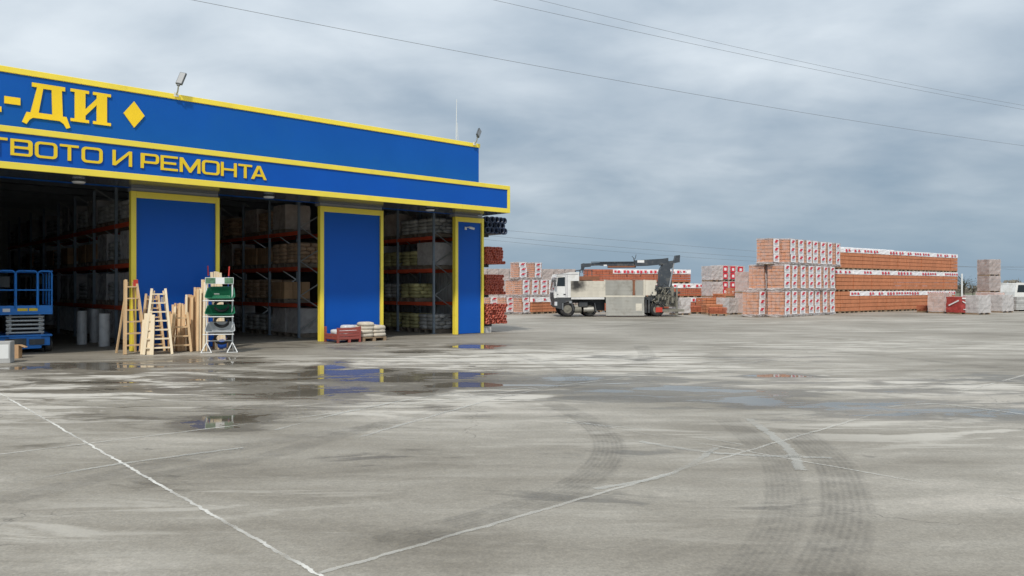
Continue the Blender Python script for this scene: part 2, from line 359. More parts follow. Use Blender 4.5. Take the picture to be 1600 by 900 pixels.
PALE = [(250,600,260,22,1.0),(120,640,200,24,0.5),(650,565,140,14,0.9),(880,560,260,18,0.8),(760,620,140,12,0.7),(1000,575,300,14,0.6),(1400,600,260,18,0.6),(1450,670,220,26,0.5),(560,640,200,18,0.5),(1000,680,140,20,0.35),(330,790,200,40,0.3),(1350,540,300,12,0.5),(100,820,160,30,0.35)]
PUDDLES = [ # picture x, y, half width, half height, depth of the wet
 (118,573,125,7,1.0),(300,562,110,6,0.62),(375,567,60,5,0.85),(505,577,26,13,1.1),(555,582,55,6,1.0),(628,592,60,7,1.0),(720,601,70,5,1.1),(722,585,45,4,1.0),
 (600,588,190,13,0.80),(480,612,130,16,0.80),(350,657,60,11,1.0),(420,642,150,13,0.55),(745,541,42,4,1.1),(655,549,45,3,0.8),(640,613,60,6,0.75),
 (890,594,170,11,0.72),(1050,612,190,11,0.80),(1190,629,80,7,0.98),(1330,633,130,7,0.92),(1500,645,190,13,0.82),(1560,588,70,9,0.55),(1215,588,60,4,0.85),
 (70,695,60,6,0.42),(330,579,70,3,0.75),(160,597,100,3,0.72),(215,603,70,4,0.7),(90,611,120,5,0.6),(600,540,200,6,0.45),(1100,560,260,5,0.40),(1380,610,120,5,0.6),
 (640,720,120,14,0.30),(160,760,120,14,0.30),(1000,700,110,24,0.32),(900,780,130,22,0.30),(1280,800,90,70,0.25),(250,520,120,12,0.25),(480,596,430,32,0.52),(1200,603,420,22,0.42)]
def build_ground():
    big = MB(); big.add([(-3000,-60,-0.012),(3000,-60,-0.012),(3000,5000,-0.012),(-3000,5000,-0.012)], [(0,1,2,3)])
    tag(big.build('field_ground', 'field'), kind='structure')
    xs = np.concatenate([[-150,-90,-60,-40], np.arange(-30, 45.01, 0.25), [60,80,110,150]]); ys = np.concatenate([[-25,-10,-2], np.arange(2, 52.01, 0.25), [60,75,95,130]])
    gx, gy = np.meshgrid(xs, ys); nx, ny = len(xs), len(ys)
    wet = np.zeros_like(gx)
    for (px, py, rx, ry, s) in PUDDLES:
        c = gp(px, py); Y = c.y; ax = rx * Y / FPX; ay = ry * Y * Y / (H * FPX)
        d = ((gx - c.x)/ax)**2 + ((gy - c.y)/ay)**2
        wet = np.maximum(wet, s * np.exp(-d * 0.55))
    pale = np.zeros_like(gx)
    for (px, py, rx, ry, s) in PALE:
        c = gp(px, py); Y = c.y; pale = np.maximum(pale, s * np.exp(-(((gx-c.x)/(rx*Y/FPX))**2 + ((gy-c.y)/(ry*Y*Y/(H*FPX)))**2) * 0.6))
    co = np.stack([gx, gy, np.zeros_like(gx)], -1).reshape(-1, 3)
    idx = np.arange(nx*ny).reshape(ny, nx)
    fs = np.stack([idx[:-1,:-1], idx[:-1,1:], idx[1:,1:], idx[1:,:-1]], -1).reshape(-1, 4)
    me = bpy.data.meshes.new('concrete_yard'); me.from_pydata(co.tolist(), [], fs.tolist())
    at_ = me.attributes.new('wet', 'FLOAT', 'POINT'); at_.data.foreach_set('value', wet.reshape(-1).astype(np.float32))
    at2 = me.attributes.new('pale', 'FLOAT', 'POINT'); at2.data.foreach_set('value', pale.reshape(-1).astype(np.float32))
    m = bpy.data.materials.new('concrete'); m.use_nodes = True; nt = m.node_tree; N = nt.nodes.new; Lk = nt.links.new; b = nt.nodes['Principled BSDF']
    geo = N('ShaderNodeNewGeometry')
    def noise(scale, detail, rough, sx=1, sy=1, rot=0, off=(0,0,0), dist=0):
        mp = N('ShaderNodeMapping'); mp.inputs['Rotation'].default_value = (0,0,rot); mp.inputs['Scale'].default_value = (sx,sy,1); mp.inputs['Location'].default_value = off
        Lk(geo.outputs['Position'], mp.inputs[0]); n = N('ShaderNodeTexNoise'); n.inputs['Scale'].default_value = scale; n.inputs['Detail'].default_value = detail
        n.inputs['Roughness'].default_value = rough; n.inputs['Distortion'].default_value = dist; Lk(mp.outputs[0], n.inputs['Vector']); return n.outputs[0]
    def m_(op, a, b_=None, clamp=False):
        n = N('ShaderNodeMath'); n.operation = op; n.use_clamp = clamp
        for i, v in enumerate((a, b_)):
            if v is None: continue
            if isinstance(v, (int, float)): n.inputs[i].default_value = v
            else: Lk(v, n.inputs[i])
        return n.outputs[0]
    def rng(v, a, b_, c=0.0, d=1.0, smooth=True):
        n = N('ShaderNodeMapRange'); n.interpolation_type = 'SMOOTHSTEP' if smooth else 'LINEAR'
        for i, x in enumerate((a, b_, c, d)): n.inputs[i+1].default_value = x
        Lk(v, n.inputs[0]); return n.outputs[0]
    big_n = noise(0.16, 5, 0.55, 1, 1, 0, (3, 8, 0), 0.4)
    mid_n = noise(0.55, 6, 0.6, 0.5, 1.3, R(-18), (1, 2, 0), 0.8)      # brushed and driven streaks
    str_n = noise(1.1, 5, 0.62, 0.28, 1.6, R(-30), (5, 2, 0), 0.5)
    fin_n = noise(9, 6, 0.7); speck = noise(60, 3, 0.6)
    t = m_('ADD', m_('MULTIPLY', big_n, 0.40), m_('MULTIPLY', mid_n, 0.34)); t = m_('ADD', t, m_('MULTIPLY', str_n, 0.20)); t = m_('ADD', t, m_('MULTIPLY', fin_n, 0.12))
    cr = N('ShaderNodeValToRGB'); e = cr.color_ramp.elements
    e[0].position = 0.425; e[0].color = (0.152, 0.136, 0.109, 1); e[1].position = 0.605; e[1].color = (0.352, 0.326, 0.283, 1)
    x = cr.color_ramp.elements.new(0.50); x.color = (0.222, 0.203, 0.169, 1); x = cr.color_ramp.elements.new(0.55); x.color = (0.262, 0.243, 0.207, 1)
    Lk(t, cr.inputs[0])
    sc = N('ShaderNodeVectorMath'); sc.operation = 'SCALE'; Lk(cr.outputs[0], sc.inputs[0]); 
    spots = rng(noise(2.6, 4, 0.5, 1, 1, 0, (11, 4, 0)), 0.70, 0.76, 1.0, 0.72); grit = rng(noise(28, 5, 0.75), 0.28, 0.72, 0.86, 1.14)
    vo = N('ShaderNodeTexVoronoi'); vo.feature = 'DISTANCE_TO_EDGE'; vo.inputs['Scale'].default_value = 0.26; wv = N('ShaderNodeVectorMath'); wv.operation = 'ADD'
    nz = N('ShaderNodeTexNoise'); nz.inputs['Scale'].default_value = 1.3; nz.inputs['Detail'].default_value = 6; Lk(geo.outputs['Position'], nz.inputs['Vector'])
    sz = N('ShaderNodeVectorMath'); sz.operation = 'SCALE'; sz.inputs['Scale'].default_value = 1.6; Lk(nz.outputs['Color'], sz.inputs[0]); Lk(geo.outputs['Position'], wv.inputs[0]); Lk(sz.outputs[0], wv.inputs[1]); Lk(wv.outputs[0], vo.inputs['Vector'])
    crack = m_('MAXIMUM', rng(vo.outputs['Distance'], 0.0, 0.0035, 0.55, 1.0), rng(big_n, 0.50, 0.56, 1.0, 0.0))
    Lk(m_('MULTIPLY', m_('MULTIPLY', rng(speck, 0.3, 0.7, 0.90, 1.10), grit), m_('MULTIPLY', spots, crack)), sc.inputs['Scale'])
    att = N('ShaderNodeAttribute'); att.attribute_name = 'wet'
    edge_n = noise(1.2, 8, 0.66, 0.5, 1.5, R(-14), (7, 3, 0), 0.7)
    w = m_('ADD', att.outputs['Fac'], m_('MULTIPLY', m_('SUBTRACT', edge_n, 0.5), 2.0))
    w = m_('MULTIPLY', w, rng(att.outputs['Fac'], 0.0, 0.12, 0, 1))
    damp = rng(w, 0.26, 0.50); pud = rng(w, 0.66, 0.74)
    mx = N('ShaderNodeMix'); mx.data_type = 'RGBA'; Lk(m_('MULTIPLY', damp, 0.80), mx.inputs[0]); Lk(sc.outputs[0], mx.inputs[6])
    dk = N('ShaderNodeVectorMath'); dk.operation = 'MULTIPLY'; Lk(sc.outputs[0], dk.inputs[0]); dk.inputs[1].default_value = (0.50, 0.475, 0.44); Lk(dk.outputs[0], mx.inputs[7])
    ap = N('ShaderNodeAttribute'); ap.attribute_name = 'pale'
    crust = noise(1.6, 7, 0.66, 0.30, 1.5, R(-20), (2, 6, 0), 0.7)
    cm = m_('MULTIPLY', rng(m_('ADD', crust, m_('MULTIPLY', ap.outputs['Fac'], 0.16)), 0.555, 0.64), rng(ap.outputs['Fac'], 0.0, 0.8, 0.12, 0.95))
    cm = m_('MULTIPLY', cm, m_('SUBTRACT', 1.0, damp))
    mp_ = N('ShaderNodeMix'); mp_.data_type = 'RGBA'; Lk(cm, mp_.inputs[0]); Lk(mx.outputs[2], mp_.inputs[6]); mp_.inputs[7].default_value = (0.50, 0.475, 0.425, 1)
    Lk(mp_.outputs[2], b.inputs['Base Color'])
    ro = m_('SUBTRACT', rng(fin_n, 0.3, 0.7, 0.62, 0.80), m_('MULTIPLY', damp, 0.27)); ro = m_('MULTIPLY', ro, m_('SUBTRACT', 1.0, m_('MULTIPLY', pud, 0.93)))
    Lk(ro, b.inputs['Roughness']); b.inputs['Specular IOR Level'].default_value = 0.42
    bp = N('ShaderNodeBump'); bp.inputs['Distance'].default_value = 0.01
    Lk(m_('MULTIPLY', m_('SUBTRACT', 1.0, pud), 0.32), bp.inputs['Strength']); Lk(m_('ADD', m_('MULTIPLY', fin_n, 1.0), m_('MULTIPLY', speck, 0.4)), bp.inputs['Height']); Lk(bp.outputs[0], b.inputs['Normal'])
    me.materials.append(m); o = bpy.data.objects.new('concrete_yard', me); COL.objects.link(o); tag(o, kind='structure')
build_ground()

def ribbon(name, pts, width, mat, z, wob=0.0, kind='structure'):
    pts = [Vector((p[0], p[1], 0)) for p in pts]; vs = []; fs = []; uvs = []; L = 0
    for i, p in enumerate(pts):
        t = (pts[min(i+1,len(pts)-1)] - pts[max(i-1,0)]).normalized(); nrm = Vector((-t.y, t.x, 0))
        if i: L += (p - pts[i-1]).length
        o = random.uniform(-wob, wob)
        vs += [tuple(p + nrm*(width/2+o) + Vector((0,0,z))), tuple(p - nrm*(width/2-o) + Vector((0,0,z)))]; uvs += [(0, L), (1, L)]
        if i: fs.append((2*i-2, 2*i-1, 2*i+1, 2*i))
    me = bpy.data.meshes.new(name); me.from_pydata(vs, [], fs); ul = me.uv_layers.new(name='strip')
    for lp in me.loops: ul.data[lp.index].uv = uvs[lp.vertex_index]
    me.materials.append(M[mat]); o = bpy.data.objects.new(name, me); COL.objects.link(o); return tag(o, kind=kind)
def line(px, py, d, t0, t1, step=0.25):
    c = gp(px, py); n = int((t1 - t0)/step); return [c + d*(t0 + (t1-t0)*i/n) for i in range(n+1)]
ribbon('joint_line', line(300, 786.5, D2, -3.2, 15, 0.06), 0.045, 'joint_white', 0.004, 0.009)
ribbon('joint_line', [gp(497, 898).lerp(gp(1365, 648), i/50) for i in range(51)], 0.06, 'joint_worn', 0.004, 0.012)
ribbon('joint_line', line(1545, 601, D1, -1.4, 9), 0.08, 'joint_faint', 0.004, 0.01)
ribbon('joint_line', line(1180, 708, D2, -6, 2.5), 0.05, 'joint_faint', 0.004, 0.008)
ribbon('joint_line', line(450, 655, D1, -4, 14), 0.06, 'joint_faint', 0.004, 0.01)
def curve(pp, n=60):
    pp = [gp(*p) for p in pp]; out = []
    for i in range(len(pp)-1):
        a, b, c, d = pp[max(i-1,0)], pp[i], pp[i+1], pp[min(i+2,len(pp)-1)]
        for k in range(n//(len(pp)-1)):
            t = k/(n//(len(pp)-1)); out.append(0.5*((2*b)+(c-a)*t+(2*a-5*b+4*c-d)*t*t+(3*b-a-3*c+d)*t**3))
    out.append(pp[-1]); return out
ribbon('tyre_mark', curve([(860,630),(915,655),(950,690),(938,730),(870,772),(770,805),(600,850)]), 0.36, 'tyre_black', 0.006)
ribbon('tyre_mark', curve([(1135,655),(1205,712),(1226,760),(1222,815),(1190,870),(1150,915)]), 0.34, 'tyre_faint', 0.006)
ribbon('tyre_mark', curve([(1240,672),(1300,722),(1322,780),(1318,830),(1285,905)]), 0.40, 'tyre_black', 0.007)
ribbon('tyre_mark', curve([(600,665),(430,690),(250,725),(0,785)]), 0.35, 'tyre_faint', 0.006)
ribbon('tyre_mark', curve([(700,640),(560,672),(420,712),(200,752)]), 0.33, 'tyre_faint', 0.007)
ribbon('tyre_mark', curve([(1000,540),(1010,560),(960,575),(880,570)]), 0.45, 'tyre_black', 0.006)
ribbon('tyre_mark', curve([(760,545),(830,560),(900,590),(850,610),(700,625)]), 0.45, 'tyre_faint', 0.006)
ribbon('tyre_mark', curve([(1100,540),(1200,545),(1330,552),(1560,575)]), 0.4, 'tyre_faint', 0.006)
ribbon('tyre_mark', curve([(820,516),(940,512),(1060,500),(1120,497)]), 0.4, 'tyre_black', 0.006)

for pts, w_ in (([(430,672),(560,640),(700,616),(860,604),(1010,598)],0.10),([(540,690),(660,655),(780,622),(880,602)],0.08),([(1000,690),(1090,705),(1180,712),(1300,716)],0.12),([(1170,655),(1230,700),(1250,735)],0.16),([(1120,700),(1050,740),(930,765)],0.10),([(0,760),(170,728),(380,700)],0.09),([(1390,636),(1470,632),(1600,648)],0.14),([(600,556),(760,566),(900,562),(1010,552)],0.14),([(880,660),(1010,672),(1160,695)],0.06)):
    ribbon('dust_trail', curve(pts), w_, 'sweep_pale', 0.005, 0.01)
# ------------------------------------------------------------------ warehouse
ZS, ZC, ZT = 4.15, 5.07, 6.68              # soffit, canopy top, parapet top
PILLARS = [(-12.9,-10.7),(-7.48,-5.28),(-2.23,-0.06),(2.87,4.11)]
W = thing('warehouse', 'blue warehouse with yellow trim, canopy sign and open bays', 'building', P0, ANG)
DEEP = 26.0
b = MB()
b.box((-24, 0.0, ZS+0.003), (3.93, 0.30, ZT-0.14)); b.build('fascia', 'blue_panel', W)
b = MB(); b.box((-24, -0.03, ZT-0.137), (3.97, 0.34, ZT)); b.build('parapet_cap', 'yellow_trim', W, bevel=0.01)
# canopy
b = MB(); b.box((-24, -1.40, ZS+0.012), (4.10, -0.003, ZC-0.02)); can = b.build('canopy', 'blue_panel', W)
b = MB(); YF = -1.43
b.box((-24, YF, ZC-0.135), (4.13, -0.006, ZC)); b.box((-24, YF, ZS+0.0), (4.13, -1.401, ZS+0.150)); b.box((4.02, YF+0.001, ZS+0.151), (4.131, -0.007, ZC-0.136))
b.build('canopy_trim', 'yellow_trim', can, bevel=0.008)
b = MB(); b.box((-24, -1.40, ZS), (4.10, 0.0, ZS+0.010))
b.build('soffit', 'soffit', W)
for (s0, s1) in PILLARS:
    b = MB(); b.box((s0+0.02, 0.02, 0.02), (s1-0.02, 0.11, ZS-0.10)); b.box((s0+0.0, 0.012, ZS-0.09), (s1, 0.30, ZS-0.004), 1); b.box((s0+0.35, 0.111, 0.0), (s1-0.35, 0.34, ZS-0.10), 1)
    p = b.build('pillar', ['blue_panel', 'grey_clad'], W)
    b = MB(); t = 0.105; b.box((s0-0.02, -0.05, 0.0), (s0+t, 0.12, ZS-0.095)); b.box((s1-t*0.75, -0.05, 0.0), (s1+0.02, 0.12, ZS-0.095)); b.box((s0+t+0.001, -0.048, ZS-0.095-0.165), (s1-t*0.75-0.001, 0.12, ZS-0.097))
    b.build('pillar_trim', 'yellow_trim', p, bevel=0.008)
b = MB(); b.box((3.95, 0.361, 0), (4.08, DEEP, ZT-0.3)); b.build('side_wall', 'blue_panel', W)
b = MB(); b.box((3.93, 0.35, 0.0), (3.948, DEEP-0.05, ZT-0.91)); b.build('wall_lining', 'inner_wall', W)
b = MB(); b.box((-24, DEEP+0.001, 0), (4.08, DEEP+0.15, ZT-0.3)); b.build('rear_wall', 'inner_wall', W)
b = MB(); b.box((-24.15, 0.0, 0), (-24.001, DEEP, ZT-0.3)); b.box((-23.99, 0.05, 0), (-12.95, 0.3, ZS), 0); b.build('side_wall', 'blue_panel', W)
b = MB(); b.box((-24, 0.301, ZT-0.9), (3.94, DEEP, ZT-0.78)); 
for i in range(9): b.box((-24, 2.5+i*2.6, ZT-1.15), (3.94, 2.62+i*2.6, ZT-0.9)) 
b.build('roof', 'inner_roof', W)
b = MB(); b.tube([(4.03, 0.2, ZC+0.3), (4.03, 0.2, ZT-0.2)], 0.03, 8); b.build('downpipe', 'white_metal', W)

# sign lettering: stands on the fascia and on the canopy front
def lettering_serif():
    b = MB(); fn = lambda a, z, t: (a, -t, z)
    c = lambda x, y: pf(x/3.75, 90 + y/3.75, 0.0)
    def place(poly, x0, x1, zt, zb): s0 = c(x0, 0)[0]; s1 = c(x1, 0)[0]; return [(s0+(s1-s0)*u, zb+(zt-zb)*v) for (u, v) in poly]
    D = [(.20,1),(.89,1),(.89,.90),(.82,.90),(.84,.27),(.92,.27),(1,.02),(.92,-.02),(.86,.09),(.78,.15),(.22,.15),(.15,.09),(.09,-.02),(0,.02),(.09,.27),(.17,.27),(.305,.90),(.20,.90)]
    Dh = [(.43,.885),(.605,.885),(.62,.285),(.335,.285)]
    I = [(0,1),(.45,1),(.45,.91),(.36,.91),(.36,.42),(.64,.80),(.64,.91),(.55,.91),(.55,1),(1,1),(1,.91),(.90,.91),(.90,.09),(1,.09),(1,0),(.55,0),(.55,.09),(.64,.09),(.64,.60),(.36,.22),(.36,.09),(.45,.09),(.45,0),(0,0),(0,.09),(.10,.09),(.10,.91),(0,.91)]
    zt = (c(190,147)[1] + c(412,183)[1] + c(636,214)[1])/3; zb = (c(420,370)[1] + c(648,405)[1])/2; zd = (c(140,385)[1]+c(400,413)[1])/2
    out = []
    for nm, poly, x0, x1, z0, hole in (('letter', D, 128, 410, zd, [Dh]), ('letter', I, 412, 648, zb, [])):
        b = MB(); b.prism(place(poly, x0, x1, zt, z0), fn, -0.001, 0.035, 0, [place(h, x0, x1, zt, z0) for h in hole]); b.build('letter', 'yellow_letter', W)
    b = MB(); h = c(70, 232); l = c(70, 274); s0 = c(24,0)[0]; s1 = c(118,0)[0]; b.prism([(s0,l[1]),(s1,l[1]),(s1,h[1]),(s0,h[1])], fn, -0.001, 0.035); b.build('letter', 'yellow_letter', W)
    b = MB(); s1 = c(7,0)[0]; zb2 = zb; b.prism([(s1-0.9,zb2),(s1,zb2),(s1,zb2+0.12),(s1-0.15,zb2+0.12),(s1-0.42,zt),(s1-0.62,zt),(s1-0.9,zb2+0.12)], fn, -0.001, 0.035); b.build('letter', 'yellow_letter', W)
    b = MB(); m1 = c(722,326); m2 = c(845,342); tp = c(782,257); bt = c(786,412); b.prism([(m1[0],(m1[1]+m2[1])/2),((tp[0]+bt[0])/2,bt[1]),(m2[0],(m1[1]+m2[1])/2),((tp[0]+bt[0])/2,tp[1])], fn, -0.001, 0.035); b.build('diamond_mark', 'yellow_letter', W)
lettering_serif()
def rrect(x0, x1, z0, z1, r, n=4, q=(1,1,1,1)):
    out = []
    for (cx_, cz, a0, k) in ((x1-r, z1-r, 0, 0), (x0+r, z1-r, 90, 1), (x0+r, z0+r, 180, 2), (x1-r, z0+r, 270, 3)):
        if q[k]:
            for i in range(n+1): a = R(a0 + 90*i/n); out.append((cx_ + r*math.cos(a), cz + r*math.sin(a)))
        else: out.append({0:(x1,z1),1:(x0,z1),2:(x0,z0),3:(x1,z0)}[k])
    return out
def lettering_wide():
    VF = -1.40; fn = lambda a, z, t: (a, VF - t, z)
    c = lambda x, y: pf(x/3.75, 90 + y/3.75, VF)
    zt = (c(125,482)[1] + c(880,567)[1] + c(1510,632)[1])/3; zb = (c(125,578)[1] + c(880,652)[1] + c(1510,714)[1])/3
    hh = zt - zb; tv = hh*0.19; th = hh*0.15
    for ch, xa, xb in (('T',-75,43),('B',60,190),('O',203,335),('T',350,460),('O',477,600),('I',658,772),('P',823,930),('E',940,1040),('M',1052,1172),('O',1182,1285),('H',1293,1385),('T',1395,1475),('A',1470,1560)):
        s0 = c(xa,0)[0]; s1 = c(xb,0)[0]; w = s1 - s0; b = MB(); T0, T1 = -0.001, 0.03
        P = lambda poly, k=0, holes=(): b.prism(poly, fn, T0, T1 + 0.002*k, 0, holes)
        rc = lambda a0, a1, z0, z1, k=0: P([(a0,z0),(a1,z0),(a1,z1),(a0,z1)], k)
        if ch == 'T': rc(s0, s1, zt-th, zt); m = (s0+s1)/2; rc(m-tv/2, m+tv/2, zb, zt-th-0.0005, 1)
        elif ch == 'O': P(rrect(s0,s1,zb,zt,hh*0.25), 0, [rrect(s0+tv,s1-tv,zb+th,zt-th,hh*0.12)])
        elif ch == 'B':
            zm = (zb+zt)/2
            P(rrect(s0,s1,zb,zt,hh*0.2,4,(1,0,0,1)), 0, [rrect(s0+tv,s1-tv,zb+th,zm-th/2,hh*0.08,4,(1,0,0,1)), rrect(s0+tv,s1-tv*1.2,zm+th/2,zt-th,hh*0.08,4,(1,0,0,1))])
        elif ch == 'P':
            zm = zb + hh*0.34
            P(rrect(s0+tv+0.0005,s1,zm,zt,hh*0.22,4,(1,0,0,1)), 1, [rrect(s0+tv+0.02,s1-tv,zm+th,zt-th,hh*0.1,4,(1,0,0,1))]); rc(s0, s0+tv, zb, zt)
        elif ch == 'E':
            rc(s0, s0+tv, zb, zt); zm = (zb+zt)/2
            for z0 in (zb, zm-th/2, zt-th): rc(s0+tv+0.0005, s1-(0.04 if z0 == zm-th/2 else 0), z0, z0+th, 1)
        elif ch == 'H':
            rc(s0, s0+tv, zb, zt); rc(s1-tv, s1, zb, zt); zm = (zb+zt)/2; rc(s0+tv+0.0005, s1-tv-0.0005, zm-th/2, zm+th/2, 1)
        elif ch == 'I':
            P([(s0,zb),(s0+tv,zb),(s0+tv,zb+0.001),(s1-tv,zt-hh*0.22),(s1-tv,zb),(s1,zb),(s1,zt),(s1-tv,zt),(s0+tv,zb+hh*0.24),(s0+tv,zt),(s0,zt)])
        elif ch == 'M':
            m = (s0+s1)/2
            P([(s0,zb),(s0+tv,zb),(s0+tv,zt-hh*0.35),(m-tv*0.35,zb),(m+tv*0.35,zb),(s1-tv,zt-hh*0.35),(s1-tv,zb),(s1,zb),(s1,zt),(s1-tv*1.1,zt),(m,zb+hh*0.28),(s0+tv*1.1,zt),(s0,zt)])
        elif ch == 'A':
            m = (s0+s1)/2; k = tv*1.15
            P([(s0,zb),(s0+k,zb),(s0+k+w*0.09,zb+hh*0.22),(s1-k-w*0.09,zb+hh*0.22),(s1-k,zb),(s1,zb),(m+k*0.5,zt),(m-k*0.5,zt)], 0, [[(s0+k+w*0.155,zb+hh*0.37),(s1-k-w*0.155,zb+hh*0.37),(m,zt-hh*0.20)]])
        b.build('letter', 'yellow_letter', can)
lettering_wide()
# small fittings on the warehouse
def soffit_lamp(px, py, label):
    p = gp(px, py, ZS-0.02); t = thing('soffit_lamp', label, 'lamp', (p.x, p.y, ZS), 0, 'round lamps under the canopy')
    b = MB(); b.tube([(0,0,-0.003),(0,0,-0.035)], 0.155, 24); b.build('housing', 'dark_metal', t)
    b = MB(); b.tube([(0,0,-0.036),(0,0,-0.075)], [0.15,0.12], 24); b.build('diffuser', 'lamp_glass', t)
soffit_lamp(123, 283, 'round pale lamp under the canopy above the scissor lift bay')
soffit_lamp(420, 306.5, 'round pale lamp under the canopy over the middle bay')
soffit_lamp(672, 327, 'round pale lamp under the canopy over the bay beside the narrow pillar')
def flood_light(px, label, yaw, pitch, lean, h=0.33):
    s, _ = pf(px, 200, -0.05); p = bw(s, -0.06, ZT); t = thing('flood_light', label, 'lamp', p, ANG, 'flood lights on the parapet')
    b = MB(); b.box((-0.06,-0.03,-0.08),(0.06,0.0,0.02)); b.build('wall_plate', 'white_metal', t)
    b = MB(); b.tube([(0,-0.02,-0.03),(0,-0.12,0.04),(0.01,-0.15,0.20)], 0.02, 8); b.build('arm', 'galv', t)
    mt = Matrix.Translation((0.01,-0.15,0.20)) @ Matrix.Rotation(lean,4,'Y') @ Matrix.Rotation(yaw,4,'Z') @ Matrix.Rotation(pitch,4,'X')
    b = MB(); b.box((-0.085,-0.03,0.02),(0.085,0.03,0.06+h), 0, mt); b.box((-0.04,-0.02,-0.03),(0.04,0.02,0.0195), 0, mt); hd = b.build('lamp_head', 'crane_grey', t, bevel=0.01)
    b = MB(); b.box((-0.068,-0.036,0.045),(0.068,-0.0305,0.04+h), 0, mt); b.build('lens', 'lens_grey', hd)
flood_light(275, 'grey flood light on the parapet above the diamond of the sign', R(-42), R(-14), R(14))
flood_light(741, 'grey flood light at the parapet corner beside the thin mast', R(10), R(-20), R(42))
t = thing('roof_mast', 'thin white lightning rod standing on the warehouse roof corner', 'mast', bw(3.55, 0.8, ZT-0.78), ANG)
b = MB(); b.tube([(0,0,0),(0,0,1.2),(0.02,0,2.45)], [0.02,0.016,0.008], 6); b.build('rod', 'white_metal', t)
b = MB(); b.tube([(0.09,0,0),(0.09,0,0.9),(0.05,0,1.6)], [0.012,0.01,0.008], 6); b.box((-0.1,-0.1,-0.01),(0.15,0.1,0.03)); b.build('side_rod', 'white_metal', t)
def notice(px, py, w, h, label, art):
    s, z = pf(px, py, 0.0); t = thing('notice', label, 'sign', bw(s, 0.017, z), ANG)
    b = MB(); b.box((-w/2,-0.008,-h/2),(w/2,0.0,h/2)); b.build('sheet', 'sheet_white', t)
    b = MB()
    for i in range(5): b.box((-w*0.38,-0.0105,h*(0.36-0.17*i)),(w*(0.38-0.12*(i%2)),-0.0085,h*(0.41-0.17*i)))
    if art: b.build('print', 'label_grey', t)
notice(256.5, 469, 0.15, 0.16, 'square white paper notice on the blue pillar above the ladders', True)
s, z = pf(731, 357, 0.0); t = thing('camera_bracket', 'small white camera on the narrow blue pillar near its top', 'camera', bw(s, 0.018, z), ANG)
b = MB(); b.box((-0.13,-0.03,-0.05),(-0.05,0,0.05)); b.tube([(-0.09,-0.03,0.02),(-0.06,-0.10,0.04),(0.0,-0.12,0.03)], 0.016, 8); b.build('bracket', 'white_metal', t)
b = MB(); b.tube([(-0.02,-0.12,0.03),(0.17,-0.16,-0.01)], [0.042,0.04], 12); b.build('camera_body', 'white_metal', t)
b = MB(); b.tube([(0.171,-0.160,-0.01),(0.180,-0.162,-0.012)], 0.034, 12); b.build('lens', 'glass_dark', t)

# ------------------------------------------------------------------ racks and their loads inside
LEV = [1.10, 2.28, 3.42]
def rack(sf, posts, label, mesh_back=False, dep=1.1):
    t = thing('pallet_rack', label, 'rack', bw(sf, 0, 0), ANG, 'pallet racks inside the warehouse')
    for v in posts:
        b = MB()
        for x in (0.045, dep-0.045): b.box((x-0.035, v-0.03, 0.0), (x+0.035, v+0.03, 4.6)); b.box((x-0.07, v-0.07, 0.0), (x+0.07, v+0.07, 0.012))
        b.build('upright', 'rack_post', t)
        b = MB()
        zz = 0.25; k = 0
        while zz < 4.3:
            a, c = (0.09, dep-0.09) if k % 2 == 0 else (dep-0.09, 0.09)
            b.bar((a, v, zz), (c, v, zz+0.55), 0.03); zz += 0.55; k += 1
        b.build('brace', 'galv', t)
    for v0, v1 in zip(posts[:-1], posts[1:]):
        for z in LEV:
            for x in (0.03, dep-0.03):
                b = MB(); b.box((x-0.025, v0+0.036, z-0.12), (x+0.025, v1-0.036, z)); b.build('beam', 'rack_beam', t)
    if mesh_back:
        b = MB()
        for i in range(26): v = posts[0]+0.1+i*(posts[-1]-posts[0]-0.2)/25; b.box((dep+0.02, v-0.012, 0.5), (dep+0.04, v+0.012, 4.3))
        b.build('back_mesh', 'galv', t)
    return t
R_L = rack(-7.05, [0.75+2.35*i for i in range(9)], 'long pallet rack with red beams at the right of the scissor lift bay')
R_M = rack(-2.0, [1.9+2.15*i for i in range(5)], 'pallet rack with red beams in the middle bay behind the ladders')
R_R = rack(2.6, [0.92+2.24*i for i in range(4)], 'pallet rack with mesh back in the bay beside the narrow pillar', True)
def pallet_mb(b, w, d, mi=0, h=0.14):
    for x in (-w/2, -0.05, w/2-0.1): b.box((x, -d/2, 0), (x+0.1, d/2, h-0.03), mi)
    n = 5
    for i in range(n): y = -d/2 + (d-0.12)*i/(n-1); b.box((-w/2, y, h-0.0295), (w/2, y+0.12, h), mi)
